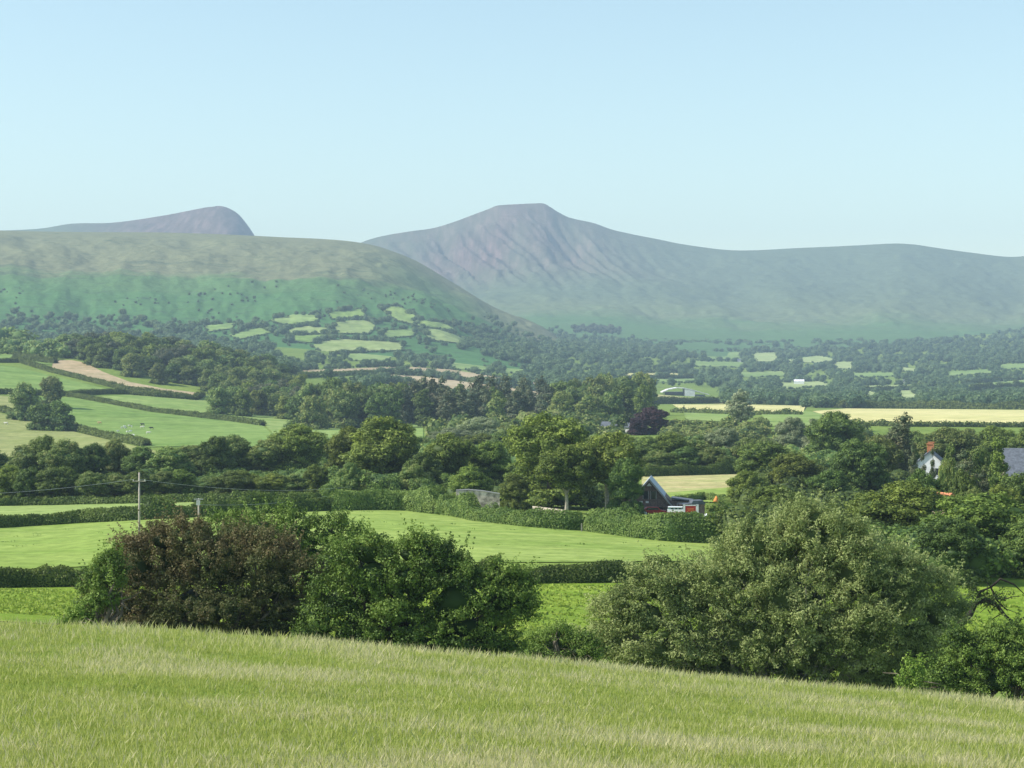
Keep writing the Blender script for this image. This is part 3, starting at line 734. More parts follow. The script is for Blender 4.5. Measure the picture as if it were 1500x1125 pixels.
# ------------------------------------------------------------------ hedges
def hedge(pts, D0, D1, h, w, label, leaf=.4, mat='hedge', group=None, cover=1.0, rough=.3, name='hedge', cat='hedge', top=None):
    path = []
    for (x, y), (x2, y2) in zip(pts[:-1], pts[1:]):
        for t in np.linspace(0, 1, 9)[:-1]: path.append(at(x+(x2-x)*t, y+(y2-y)*t, D0, D1))
    path.append(at(*pts[-1], D0, D1))
    A = np.array([tuple(p) for p in path]); o0 = A[0].copy()
    seg = np.linalg.norm(np.diff(A[:, :2], axis=0), axis=1); S = np.concatenate([[0], np.cumsum(seg)]); Ltot = S[-1]
    n = int(Ltot*(2*h+w)/(leaf**2*.31*1.0)*cover*1.25)
    n = min(n, 90000)
    s = rng.uniform(0, Ltot, n)
    def pos(s):
        x = np.interp(s, S, A[:, 0]); y = np.interp(s, S, A[:, 1]); z = np.interp(s, S, A[:, 2])
        x2 = np.interp(s+.5, S, A[:, 0]); y2 = np.interp(s+.5, S, A[:, 1]); x1 = np.interp(s-.5, S, A[:, 0]); y1 = np.interp(s-.5, S, A[:, 1])
        dx, dy = x2-x1, y2-y1; l = np.hypot(dx, dy)+1e-9
        return x, y, z, -dy/l, dx/l
    sd = rng.integers(0, 9999)
    spr = lambda s: 1+.55*rough/.3*smooth(.66, .8, fbm(s/(h*2.6), s*0+8, sd+31, 2))
    hh = lambda s: h*spr(s)*(1-rough+2*rough*fbm(s/(h*1.3), s*0+.5, sd, 4))*(1+rough*.9*(fbm(s/(h*5), s*0+3, sd+3, 3)-.5)*2)*np.clip(np.minimum(s, Ltot-s)/h+.55, 0, 1)
    x, y, z, nx, ny = pos(s)
    a = rng.uniform(0, 1, n); per = np.where(a < .36, 0, np.where(a < .64, 1, 2))   # near side, top, far side
    v = rng.uniform(0, 1, n); H = hh(s)
    bulge = 1+.35*(fbm(s/1.7, v*3, sd+9, 3)-.5)
    off = np.where(per == 1, (v*2-1)*.8, np.where(per == 0, -1., 1.)*(1-.45*np.maximum(0, v-.55)*1.6))*w*.5*bulge
    zz = np.where(per == 1, H*(.93+.1*rng.random(n))*(1-.14*(v*2-1)**2), v**.85*H)
    nd = np.stack([np.where(per == 1, 0, np.sign(off)*nx), np.where(per == 1, 0, np.sign(off)*ny), np.where(per == 1, 1, .25)], -1)
    Pp = np.stack([x+nx*off, y+ny*off, z+zz], -1)+rng.normal(0, leaf*.3, (n, 3))
    nd = nd+rdir(n)*.6; nd /= np.linalg.norm(nd, axis=1)[:, None]
    tint = np.clip(.4+.9*(fbm(s/2.2, zz/1.2, sd+20, 3)-.5)+rng.normal(0, .13, n), 0, 1)
    f = Fol(); V, Q = leafcards(Pp-o0, nd, leaf*rng.uniform(.65, 1.35, n)); f.add(V, Q, np.repeat(tint, 4))
    m = max(4, int(Ltot/(h*.6))); ss = np.linspace(0, Ltot, m); x, y, z, nx, ny = pos(ss); H = hh(ss)
    prof = [(-.8, -.2), (-.8, .55), (-.45, .84), (.45, .84), (.8, .55), (.8, -.2)]
    cv = np.array([[(x[i]+nx[i]*o*w*.5, y[i]+ny[i]*o*w*.5, z[i]+q*H[i]) for o, q in prof] for i in range(m)]).reshape(-1, 3)-o0
    ci = np.array([[i*6+k, i*6+(k+1) % 6, (i+1)*6+(k+1) % 6, (i+1)*6+k] for i in range(m-1) for k in range(6)])
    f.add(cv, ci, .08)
    o = link(name, f.mesh(name, L[mat])); o.location = o0
    return tag(o, label, cat, group)
hedge([(-200, 866), (0, 861), (150, 859), (300, 858)], 190, 260, 1.75, 2.2, 'clipped dark hedge running behind the reddish hawthorn', .26)
hedge([(600, 857), (780, 855), (950, 852), (1090, 850), (1300, 850)], 190, 260, 1.8, 2.2, 'clipped dark hedge between the bright field and the wide pasture', .26)
hedge([(-200, 782), (0, 774), (120, 766), (250, 760), (380, 753), (490, 748)], 290, 420, 2.3, 2.4, 'long dark hedge across the far side of the wide pasture', .34)
hedge([(-200, 742), (0, 742), (250, 737), (480, 732)], 380, 440, 1.5, 2.0, 'low hedge at the foot of the long tree belt', .4)
hedge([(480, 748), (540, 747), (600, 748), (650, 752)], 290, 420, 3.5, 6.0, 'tall overgrown hedge bank at the bend of the lane', .34, 'shrubby', rough=.25)
hedge([(640, 751), (700, 764), (770, 772), (830, 776), (858, 777)], 270, 400, 2.7, 2.8, 'trimmed lane hedge below the stone bridge and the oaks', .3, 'shrubby')
hedge([(866, 778), (920, 786), (980, 793), (1040, 796), (1090, 797)], 255, 400, 3.5, 3.4, 'thick lane hedge in front of the timber house', .3, 'shrubby')
hedge([(940, 699), (1000, 697), (1090, 694)], 480, 620, 2.7, 3.0, 'neatly clipped hedge along the far side of the hay field', .38)
hedge([(985, 738), (1030, 732), (1085, 738)], 370, 470, 1.4, 1.8, 'low garden hedge between the mown strip and the parked vehicles', .32, 'shrubby')
HL = 'far'
hedge([(-120, 528), (0, 531), (30, 531), (75, 545), (120, 556), (180, 571), (280, 584)], 900, 1700, 3.2, 4, 'hedge along the lower edge of the tan stubble strip', 1.0, rough=.15)
hedge([(20, 526), (55, 530), (82, 533)], 1000, 1750, 5.0, 5, 'tall hedge beside the small top paddock', 1.0)
hedge([(-120, 576), (0, 577), (60, 579), (100, 580), (150, 577), (185, 577), (230, 582), (285, 586), (297, 580)], 850, 1600, 3.2, 4, 'hedge below the upper green field ending at the wood corner', 1.0, rough=.15)
hedge([(100, 581), (150, 590), (225, 604), (300, 613), (350, 619), (385, 624)], 800, 1500, 3.0, 4, 'straight hedge slanting down between the two sloping fields', .9, rough=.15)
hedge([(-120, 585), (0, 603), (60, 616), (100, 628), (150, 641), (215, 654)], 760, 1400, 3.0, 4, 'hedge slanting down between cattle field and yellowish field', .9, rough=.15)
hedge([(440, 553), (575, 546), (600, 547), (660, 555), (735, 564)], 1700, 3000, 4, 5, 'dark hedge between the two tan strips', 1.8, rough=.12)
hedge([(485, 519), (540, 517), (588, 515)], 2000, 3400, 4, 5, 'thin dark hedge below the pale long field', 1.8, rough=.12)
hedge([(640, 503), (670, 508), (700, 517), (722, 529)], 2000, 3400, 5, 5, 'hedge between the small stepped fields on the rise', 1.8)
hedge([(985, 604), (1060, 607), (1175, 608)], 1000, 3000, 2.2, 3, 'hedge below the yellow field beneath the barn', 1.6)
hedge([(950, 592), (1050, 591), (1180, 594), (1240, 598), (1380, 599), (1500, 600), (1700, 602)], 1500, 3000, 6, 6, 'dark hedge along the far side of the broad yellow field', 1.6)
hedge([(1240, 623), (1320, 625), (1500, 626), (1700, 628)], 800, 2000, 2.2, 3, 'hedge along the near side of the broad yellow field', 1.2)
hedge([(905, 555), (985, 555), (1025, 554)], 2300, 4200, 5, 5, 'hedge under the narrow yellow field', 2.)
hedge([(1262, 573), (1345, 571), (1378, 564)], 2200, 4200, 6, 6, 'hedge under the long pale far field', 2.)
hedge([(1420, 574), (1500, 567), (1700, 565)], 2100, 4200, 7, 7, 'hedge under the green far field near the mountain foot', 2.)
hedge([(1410, 563), (1500, 556), (1700, 551)], 2300, 4500, 6, 7, 'hedge above the green far field near the mountain foot', 2.)

# ------------------------------------------------------------------ far woodland (uncountable)
def lowcrowns(leaf=1.7, cr=2.1):
    out = []
    for s in range(6):
        global rng
        keep = rng; rng = np.random.default_rng(900+s)
        f = Fol(); bl = [(0, 0, 7, 5, 5, 5.2)]+[(rng.uniform(-3.6, 3.6), rng.uniform(-3.6, 3.6), rng.uniform(5.5, 10.5), 2.8, 2.8, 2.6) for _ in range(4)]
        cen, rad = blob_clumps(bl, cr)
        v, fa = ico(); f.core(bl[0][:3], (4.6, 4.6, 4.9), .15, .35, s)
        f.clumps(cen, rad, leaf, .3, np.clip(.45+rng.normal(0, .22, len(cen)), 0, 1))
        out.append((np.concatenate(f.V), np.concatenate(f.Q), np.concatenate(f.T), np.concatenate(f.t))); rng = keep
    return out
LOW = lowcrowns(1.9); BUSH = lowcrowns(.85, 1.5)
def woodland(name, spots, zf, label, mat='far', LOW=LOW):
    """spots: (px, D, height)"""
    V = []; Q = []; Tt = []; tt = []; n = 0
    for px, D, h in spots:
        v, q, t, ti = LOW[rng.integers(0, 6)]; a = rng.uniform(0, 6.28); s = h/12.5; w = s*rng.uniform(.9, 1.4)
        R_ = np.array([[math.cos(a), -math.sin(a), 0], [math.sin(a), math.cos(a), 0], [0, 0, 1]])
        p = np.array(P(px, D, zf))
        V.append((v@R_.T)*np.array([w, w, s])+p-np.array([0, 0, .12*h])); Q.append(q+n); Tt.append(t+n); tt.append(np.clip(ti+rng.normal(0, .12), 0, 1)); n += len(v)
    if not V: return
    me = mesh(name, np.concatenate(V), [np.concatenate(Q), np.concatenate(Tt)], [L[mat]], attrs={'tint': np.concatenate(tt)})
    tag(link(name, me), label, 'woodland', kind='stuff')
def in_fields(px, py, up):
    m = np.zeros(len(px), bool)
    for poly, D0, D1, _z, _n in FIELDS:
        if D0 >= 900:
            for k in (0, .35, .8): m |= inpoly(px, py-up*k, poly)
    return m
def scatter(n, x0, x1, D0, D1, zf, dens, hgt):
    px = rng.uniform(x0, x1, n); D = np.exp(rng.uniform(math.log(D0), math.log(D1), n))
    sy = HZ-zf(px, D)*FX/D
    h = rng.uniform(hgt[0], hgt[1], n); up = h*FX/D; low = (rng.random(n) < .35); h = np.where(low, h*.5, h); up = np.where(low, up*.5, up)
    ok = ~in_fields(px, sy, up) & (rng.random(n) < dens(px, D, sy)) & ~((px > 945) & (px < 1062) & (sy > 568) & (sy-up < 589) & (D > 1300))
    return list(zip(px[ok], D[ok], h[ok]))
def dn_valley(px, D, sy):
    w = fbm(px/60, D/260, 50, 4)
    d = smooth(.30, .44, w)*.85+.12
    rise = ((px > 410) & (px < 760) & (sy < 545) & (sy > 465))       # open patchwork
    d = np.where(rise, smooth(.46, .58, w)*.7, d)
    d = np.where((px > 960) & (px < 1400) & (sy < 600) & (sy > 575), .8, d)
    d = np.where((px > 960) & (px < 1040) & (sy < 589) & (sy > 566), 0, d)       # the barn yard
    return d
def dn_hill(px, D, sy):
    w = fbm(px/40, D/130, 60, 4)
    lim = np.interp(px, [-300, 0, 300, 450, 560, 620, 680, 760, 870], [455, 452, 462, 458, 452, 478, 462, 468, 505])
    return smooth(lim, lim+30, sy)*smooth(.3, .5, w)*.95
def dn_mount(px, D, sy):
    w = fbm(px/50, D/220, 70, 4)
    lim = np.interp(px, [700, 800, 880, 960, 1080, 1250, 1380, 1500, 1800], [480, 476, 484, 500, 512, 518, 500, 470, 450])
    return smooth(lim, lim+28, sy)*smooth(.3, .45, w)*.9
woodland('valley_woodland', scatter(6500, -160, 1660, 1780, 3300, base.z, dn_valley, (9, 15)), base.z, 'mixed woodland and hedgerow trees across the far valley floor')
woodland('valley_woodland', scatter(8500, -160, 1700, 3300, 5300, base.z, dn_valley, (11, 18)), base.z, 'bluish woodland at the foot of the mountain')
woodland('hillside_woodland', scatter(5500, -200, 900, 2950, 4200, hill_z, dn_hill, (8, 14)), hill_z, 'woodland and scrub on the lower slope of the green hill')
woodland('mountainside_woodland', scatter(6500, 760, 1750, 4500, 5900, mount_z, dn_mount, (9, 16)), mount_z, 'woodland climbing the lower mountain side')
sp = [(x+rng.normal(0, 5), D+rng.normal(0, 40), rng.uniform(12, 15)) for x in np.linspace(848, 902, 12) for D in np.linspace(5250, 5450, 5)]
woodland('conifer_plantation', sp, mount_z, 'small dark conifer plantation on the mountain slope', 'conifer')
sp = []
for k in range(22):
    cx = rng.uniform(-60, 720); cy = np.interp(cx, [-60, 300, 560, 720], [438, 440, 440, 478])+rng.uniform(-18, 22); n_ = rng.integers(2, 9)
    for _ in range(n_):
        px = cx+rng.normal(0, 16); py = cy+rng.normal(0, 4)+(px-cx)*.1; sp.append((px, hit(px, py, 3000, 4800, hill_z, 200), rng.uniform(2.5, 6)))
woodland('hill_scrub', sp, hill_z, 'scattered dark thorn bushes dotted over the green hill')
edge = {0: [], 1: []}
for poly, D0, D1, zf, _n in FIELDS:
    if D0 < 1700: continue
    for i in range(len(poly)):
        (x1, y1), (x2, y2) = poly[i-1], poly[i]; n_ = max(2, int(math.hypot(x2-x1, (y2-y1)*3)/3.2))
        for t in rng.uniform(0, 1, n_):
            px, py = x1+(x2-x1)*t+rng.normal(0, 1.2), y1+(y2-y1)*t+rng.normal(0, .5)
            if not -150 < px < 1650 or (950 < px < 1060 and 566 < py < 600): continue
            lower = y1+(y2-y1)*t > np.mean([q[1] for q in poly])
            h_ = rng.uniform(2.5, 5) if lower else rng.choice([rng.uniform(3, 6), rng.uniform(8, 12)], p=[.65, .35])
            edge[1 if zf is hill_z else 0].append((px, hit(px, py+(1 if lower else -.5), D0, D1, zf, 160), h_))
woodland('hedgerow_trees', edge[0], base.z, 'hedgerow bushes and trees round the far valley fields')
woodland('hedgerow_trees', edge[1], hill_z, 'hedgerow bushes and trees round the fields on the hill foot')
# nearer fill between individual trees
def dn_mid(px, D, sy): return np.where((px > 1010) & (px < 1600) | (px > 630) & (px < 960), .7, .0)*np.ones(len(px))*(~((px > 985) & (px < 1260) & (sy > 603) & (sy < 622)))
woodland('valley_woodland', scatter(520, 640, 1650, 800, 1000, base.z, lambda p, D, s: (p < 905)*.6, (8, 12)), base.z, 'low trees across the valley floor before the yellow field', 'wood')
woodland('valley_woodland', scatter(330, 975, 1270, 790, 960, base.z, lambda p, D, s: .8+0*p, (4.5, 8)), base.z, 'low tree mass between the pale fields and the dark domed tree', 'wood')
woodland('valley_woodland', scatter(300, -100, 100, 1560, 1760, base.z, lambda p, D, s: .9+0*p, (9, 14)), base.z, 'small trees on the brow above the top paddock', 'wood')
woodland('valley_woodland', scatter(200, -200, 40, 1800, 2000, base.z, lambda p, D, s: .9+0*p, (18, 26)), base.z, 'taller bluish trees behind the brow', 'wood')

def dn_under(p, D, s):
    clear = (p > 930) & (p < 1100) & (D > 310) & (D < 545)
    return np.where(clear, 0, 1.)
def fill(n, x0, x1, D0, D1, h, lb, mat='deep'): woodland('undergrowth', scatter(n, x0, x1, D0, D1, base.z, dn_under, h), base.z, lb, mat, BUSH)
fill(260, -120, 480, 440, 540, (3.5, 6), 'dark undergrowth filling the long tree belt')
fill(130, 480, 700, 400, 480, (3.5, 7), 'dark undergrowth at the feet of the large oaks')
fill(70, 700, 935, 385, 440, (3, 5), 'dark undergrowth between the oak trunks beside the lane')
fill(420, 600, 1640, 545, 760, (5, 9), 'undergrowth joining the valley trees before the yellow field', 'wood')
fill(380, 1090, 1640, 262, 520, (4, 8), 'undergrowth beneath the dark trees around the white house', 'deep')
fill(60, 1180, 1440, 215, 262, (4, 7), 'undergrowth behind the willow')

# ------------------------------------------------------------------ near bushes and the willow
def near_plant(name, D, blobs_px, mat, label, cat, leaf, cr, cover, stems, bark, depth=.8, tintf=None, seed=1, droop=None, spread=.6, stray=1.0, aspect=.62, stem_r=.09, core=.5, squash=.75, shoots=.45):
    """blobs_px: (px, py, rx, ry[, dy]) ellipses of the crown in frame units at distance D, turned into metres"""
    global rng
    rng = np.random.default_rng(seed)
    cx = sum(b[0] for b in blobs_px)/len(blobs_px); foot = P(cx, D); k = D/FX
    blobs = []
    for b in blobs_px:
        rx, rz = b[2]*k, b[3]*k
        blobs.append(((b[0]-cx)*k, (b[4] if len(b) > 4 else rng.uniform(-.5, .5)*rx*.5), (HZ-b[1])*k-foot.z, rx, (rx+rz)*.5*depth, rz))
    for b in list(blobs):
        for _ in range(4):
            a = rng.uniform(0, 6.28); e = rng.uniform(-.1, 1.3); q = rng.uniform(.28, .46)
            blobs.append((b[0]+math.cos(a)*math.cos(e)*b[3]*.85, b[1]+math.sin(a)*math.cos(e)*b[4]*.85, b[2]+math.sin(e)*b[5]*.85, b[3]*q, b[4]*q, min(b[3], b[5])*q))
    n0 = len(blobs)//5; blobs = [(x, y, z, u*.9, v*.9, w*.9) for x, y, z, u, v, w in blobs[:n0]]+blobs[n0:]
    root = empty(name, foot, label, cat)
    cen, rad = blob_clumps(blobs, cr, keep=.8, jit=(.6, 1.12), sparse=1.15)
    gz = np.array([float(base.zxy(c[0]+foot.x, c[1]+foot.y)[0]) for c in cen])-foot.z if True else 0
    ok = cen[:, 2] > gz-.2; cen, rad = cen[ok], rad[ok]
    tint = np.clip(.42+1.1*(fbm(cen[:, 0]/1.6+7, cen[:, 2]/1.1+cen[:, 1]/3, seed, 4)-.5)+rng.normal(0, .17, len(cen)), 0, 1)
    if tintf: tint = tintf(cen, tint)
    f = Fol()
    for i, b in enumerate(blobs): f.core(b[:3], [q*core*(1 if i < n0 else .6) for q in b[3:]], .05, .3, seed+i)  # darkest leaf colour, painted shade seen through the gaps
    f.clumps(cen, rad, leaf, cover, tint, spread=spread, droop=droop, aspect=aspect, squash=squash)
    ns = int(len(cen)*stray); j = rng.integers(0, len(cen), ns); mid = np.array([0, 0, np.mean([b[2] for b in blobs])])
    dd = cen[j]-mid; dd /= np.linalg.norm(dd, axis=1)[:, None]; dd += rdir(ns)*.5
    q = cen[j]+dd*cr*rng.uniform(.5, 1.25, ns)[:, None]
    f.clumps(q, np.full(ns, cr*.38), leaf, cover*.6, np.clip(tint[j]+.08, 0, 1), spread=.8, droop=droop, aspect=aspect)
    # young shoots standing out of the outline
    nsh = int(len(cen)*shoots); j = rng.integers(0, len(cen), nsh); out = cen[j]-mid*.8; out /= np.linalg.norm(out, axis=1)[:, None]
    dv = out+np.array([0, 0, .7])+rdir(nsh)*.45; dv /= np.linalg.norm(dv, axis=1)[:, None]; ln = rng.uniform(.5, 1.5, nsh)*cr*2.6
    for q_, rr_ in ((.35, .34), (.6, .27), (.8, .2), (1., .13)):
        f.clumps(cen[j]+dv*(ln*q_)[:, None], np.full(nsh, cr*rr_*1.3), leaf*.9, cover*.8, np.clip(tint[j]+.12, 0, 1), spread=.9, droop=droop, aspect=aspect)
    link('crown', f.mesh('crown', L[mat]), root)
    tr = MB()
    tg = cen[rng.integers(0, len(cen), stems)]
    for t in tg:
        x0 = t[0]*.45+rng.normal(0, .4); y0 = rng.normal(0, .4); z0 = float(base.zxy(foot.x+x0, foot.y+y0)[0])-foot.z-.3
        e = (t[0]*.97, t[1]*.97, t[2]*.98)
        tr.tube(limb_path((x0, y0, z0), e, .1, 6), [stem_r*2.2, stem_r*1.8, stem_r*1.4, stem_r, stem_r*.7, stem_r*.45, stem_r*.2], 6)
        for _ in range(3):
            a = np.array(limb_path((x0, y0, z0), e, .1, 6)[rng.integers(2, 5)]); b = a+rdir(1)[0]*np.array([1, 1, .6])*rng.uniform(.8, 2)
            tr.tube([tuple(a), tuple((a+b)/2+rng.normal(0, .1, 3)), tuple(b)], [stem_r*.6, stem_r*.4, stem_r*.15], 5)
    tr.build('trunk', M[bark], root, sm=True)
    return root
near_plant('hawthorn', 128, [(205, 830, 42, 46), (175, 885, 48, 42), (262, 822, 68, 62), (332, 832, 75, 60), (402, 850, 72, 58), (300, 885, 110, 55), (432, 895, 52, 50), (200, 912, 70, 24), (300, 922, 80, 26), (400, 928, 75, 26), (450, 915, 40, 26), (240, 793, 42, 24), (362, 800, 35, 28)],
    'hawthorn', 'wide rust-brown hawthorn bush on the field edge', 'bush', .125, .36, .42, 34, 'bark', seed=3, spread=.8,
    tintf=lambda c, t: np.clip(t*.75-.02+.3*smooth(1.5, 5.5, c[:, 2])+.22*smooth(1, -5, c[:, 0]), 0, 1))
near_plant('bush', 122, [(140, 880, 30, 32), (162, 845, 24, 38), (128, 905, 20, 15)], 'oakbush', 'green shrub growing out of the side of the rust-brown hawthorn', 'bush', .13, .34, .5, 8, 'bark', seed=4)
near_plant('oak_tree', 150, [(330, 775, 42, 24), (385, 772, 50, 28), (440, 778, 45, 26), (480, 785, 42, 30), (455, 810, 40, 18), (410, 800, 38, 18), (350, 795, 32, 16)],
    'oakbush', 'small spreading oak with sky-lit gaps rising behind the hawthorn', 'tree', .16, .42, .34, 22, 'dark_bark', seed=6, stem_r=.11, core=.35)
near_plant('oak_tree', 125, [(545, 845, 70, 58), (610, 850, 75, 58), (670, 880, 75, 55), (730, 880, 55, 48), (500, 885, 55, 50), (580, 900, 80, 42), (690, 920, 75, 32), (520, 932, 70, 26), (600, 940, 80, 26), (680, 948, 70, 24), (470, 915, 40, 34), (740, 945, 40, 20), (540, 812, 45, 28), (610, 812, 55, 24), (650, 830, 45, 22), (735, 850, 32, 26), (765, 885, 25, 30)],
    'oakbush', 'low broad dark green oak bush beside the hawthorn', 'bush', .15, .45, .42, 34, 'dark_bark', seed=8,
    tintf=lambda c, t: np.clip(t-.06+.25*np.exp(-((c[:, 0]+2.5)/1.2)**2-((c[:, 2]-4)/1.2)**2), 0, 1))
near_plant('bush', 118, [(815, 945, 34, 26), (850, 955, 40, 22), (800, 960, 28, 16)], 'oakbush', 'small dull green shrub between the oak bush and the willow', 'bush', .11, .3, .4, 16, 'bark', seed=9, spread=.9)
near_plant('willow', 135, [(915, 905, 45, 48), (890, 945, 50, 34), (965, 862, 48, 36), (1110, 800, 40, 36), (1195, 762, 30, 24), (945, 905, 60, 52), (1010, 880, 75, 62), (960, 950, 85, 42), (1080, 840, 70, 62), (1150, 800, 62, 55), (1185, 790, 50, 48), (1150, 880, 120, 85), (1260, 840, 85, 62), (1320, 870, 72, 58), (1250, 920, 120, 75), (1100, 940, 120, 65), (1340, 940, 70, 60), (1180, 975, 150, 40), (1375, 900, 38, 45), (1220, 800, 55, 45), (1300, 990, 110, 30), (1040, 975, 110, 28)],
    'willow', 'huge grey-green willow thicket with pale stems at the field edge', 'tree', .19, .5, .4, 60, 'pale_bark', seed=12, droop=.35, aspect=.42, spread=.8, stray=1.6, stem_r=.07)
near_plant('bush', 120, [(1430, 960, 48, 34), (1480, 955, 50, 38), (1520, 975, 50, 45), (1400, 995, 55, 28), (1470, 1000, 70, 30)], 'oakbush', 'dark green bramble mound beside the foot of the willow', 'bush', .13, .38, .46, 14, 'bark', seed=14)
near_plant('bush', 112, [(1338, 985, 12, 20), (1330, 1000, 16, 14)], 'bramble', 'vivid green sapling glowing at the foot of the willow', 'bush', .12, .26, .5, 4, 'bark', seed=15)
near_plant('bush', 116, [(98, 908, 18, 6), (110, 900, 10, 9)], 'bramble', 'tiny weedy tuft on the crest beyond the hawthorn', 'bush', .1, .2, .5, 5, 'bark', seed=16)

# dead branches hanging under the wide oak
rng = np.random.default_rng(21)
def branch():
    D = 150.; k = D/FX
    o = empty('fallen_branch', P(1440, D), 'black crooked dead branch arching over the bright field under the wide oak', 'branch')
    def q(px, py, dy=0): return ((px-1440)*k, dy, (HZ-py)*k-o.location.z)
    m = MB()
    m.tube([q(1395, 925), q(1412, 912, .4), q(1424, 900, .5), q(1432, 885, .6), q(1446, 880, .4), q(1462, 888, .2), q(1472, 902, 0), q(1485, 912), q(1500, 905), q(1520, 912)], [.3, .26, .24, .2, .18, .16, .14, .12, .1, .06], 8)
    m.tube([q(1432, 885, .6), q(1440, 868, .8), q(1455, 862, .8), q(1462, 880, .4), q(1476, 895)], [.14, .12, .1, .08, .03], 6)
    m.tube([q(1455, 862, .8), q(1470, 850, 1), q(1490, 858, 1), q(1505, 872, 1)], [.1, .09, .07, .03], 6)
    m.tube([q(1400, 922), q(1425, 932), q(1450, 940)], [.1, .07, .03], 6)
    for _ in range(16):
        a = Vector(q(rng.uniform(1430, 1475), rng.uniform(865, 900), rng.uniform(0, .8))); b = a+Vector(rng.normal(0, .9, 3)); m.tube([a, (a+b)/2+Vector(rng.normal(0, .15, 3)), b], [.05, .035, .015], 5)
    m.build('limb', M['dark_bark'], o, sm=True)
    c = np.array([q(rng.normal(1458, 14), rng.normal(880, 10), rng.uniform(-.3, 1.2)) for _ in range(26)]+[q(rng.normal(1432, 10), rng.normal(862, 9), rng.uniform(-.3, 1.2)) for _ in range(16)])
    f = Fol(); f.clumps(c, rng.uniform(.25, .5, len(c)), .15, .3, rng.uniform(0, .35, len(c))); link('leaves', f.mesh('leaves', L['deep']), o)
branch()

# ------------------------------------------------------------------ meadow grass in front
def grass():
    n = 950000
    Y = np.exp(rng.uniform(math.log(30), math.log(104), n)); X = rng.uniform(-1, 1, n)*(Y*.31+4)
    patch = fbm(X/6+Y/9, Y/7, 91, 5); p2 = fbm(X/1.3, Y/1.6, 95, 4)
    tint = np.clip(.34+.7*(patch-.5)+.7*(p2-.5)+rng.normal(0, .14, n), 0, 1)
    seed = rng.random(n) < .05+.12*smooth(.48, .66, patch)
    tint = np.where(seed, np.clip(tint+.38, 0, 1), tint)
    h = np.where(seed, rng.uniform(.22, .36, n)*(1+.8*smooth(72, 90, Y)*rng.random(n)), rng.uniform(.08, .19, n)*(1+1.1*(p2-.5)))
    w = np.where(seed, .012, rng.uniform(.009, .018, n))*(Y/60)**.35
    Z = base.zxy(X, Y)+(fbm(X/6, Y/6, 5)-.5)*.35*smooth(5, 60, Y)*(Y < 110)
    a = rng.uniform(0, math.pi, n); lean = rng.normal(0, .28, (n, 2))*h[:, None]+np.array([.012, 0])
    dx, dy = np.cos(a)*w, np.sin(a)*w
    b = np.stack([X, Y, Z-.03], -1)
    V = np.stack([b-np.stack([dx, dy, 0*dx], -1), b+np.stack([dx, dy, 0*dx], -1),
                  b+np.stack([lean[:, 0]*.5+dx*np.where(seed, 1.1, .8), lean[:, 1]*.5+dy*.8, h*.6], -1), b+np.stack([lean[:, 0], lean[:, 1], h], -1)], 1).reshape(-1, 3)
    me = mesh('grass', V, [(np.arange(n)*4)[:, None]+np.arange(4)[None, :]], [L['grass']], attrs={'tint': np.repeat(tint, 4)})
    tag(link('grass', me), 'long hay meadow grass with pale seed heads on the foreground slope', 'grass', kind='stuff')
L['grass'] = foliage('meadow_grass', (.30, .36, .065), (.43, .47, .12), (.62, .57, .32), trans=.5, objvar=0)
rng = np.random.default_rng(31)
grass()
def tufts():
    n = 60000
    px = rng.uniform(-150, 1650, n); Y = np.exp(rng.uniform(math.log(150), math.log(206), n)); X = (px-750)/FX*Y
    Z = base.z(px, Y)+(fbm(X/25, Y/25, 9)-.5)*1.2*smooth(140, 240, Y)*.3
    p = fbm(X/5, Y/2, 44, 4); ok = rng.random(n) < .15+smooth(.45, .6, p)
    X, Y, Z, p = X[ok], Y[ok], Z[ok], p[ok]; n = len(X)
    nn = rdir(n)*np.array([1, 1, .3]); nn /= np.linalg.norm(nn, axis=1)[:, None]
    V, Q = leafcards(np.stack([X, Y, Z+.12], -1), nn, rng.uniform(.3, .6, n), .5)
    tag(link('grass', mesh('grass', V, [Q], [L['lush']], attrs={'tint': np.repeat(np.clip(.3+1.2*(p-.5)+rng.normal(0, .2, n), 0, 1), 4)})), 'coarse tufts in the lush field beyond the bushes', 'grass', kind='stuff')
L['lush'] = foliage('lush_tufts', (.21, .29, .035), (.34, .43, .07), (.44, .52, .13), trans=.35, objvar=0)
tufts()
def weeds():
    c = [(rng.uniform(-100, 1150), rng.uniform(262, 345)) for _ in range(90)]
    n = 800; k = rng.integers(0, len(c), n); px = np.array([c[i][0] for i in k])+rng.normal(0, 5, n); Y = np.array([c[i][1] for i in k])+rng.normal(0, .5, n)
    X = (px-750)/FX*Y; Z = base.z(px, Y)+(fbm(X/25, Y/25, 9)-.5)*1.2*smooth(140, 240, Y)*.3+.12
    nn = rdir(n)*np.array([1, 1, .5]); nn /= np.linalg.norm(nn, axis=1)[:, None]
    V, Q = leafcards(np.stack([X, Y, Z+.1], -1), nn, rng.uniform(.15, .4, n), .4)
    tag(link('grass', mesh('grass', V, [Q], [L['shrubby']], attrs={'tint': np.repeat(rng.uniform(.2, .9, n), 4)})), 'scattered dark weed tufts in the wide pasture', 'grass', kind='stuff')
weeds()

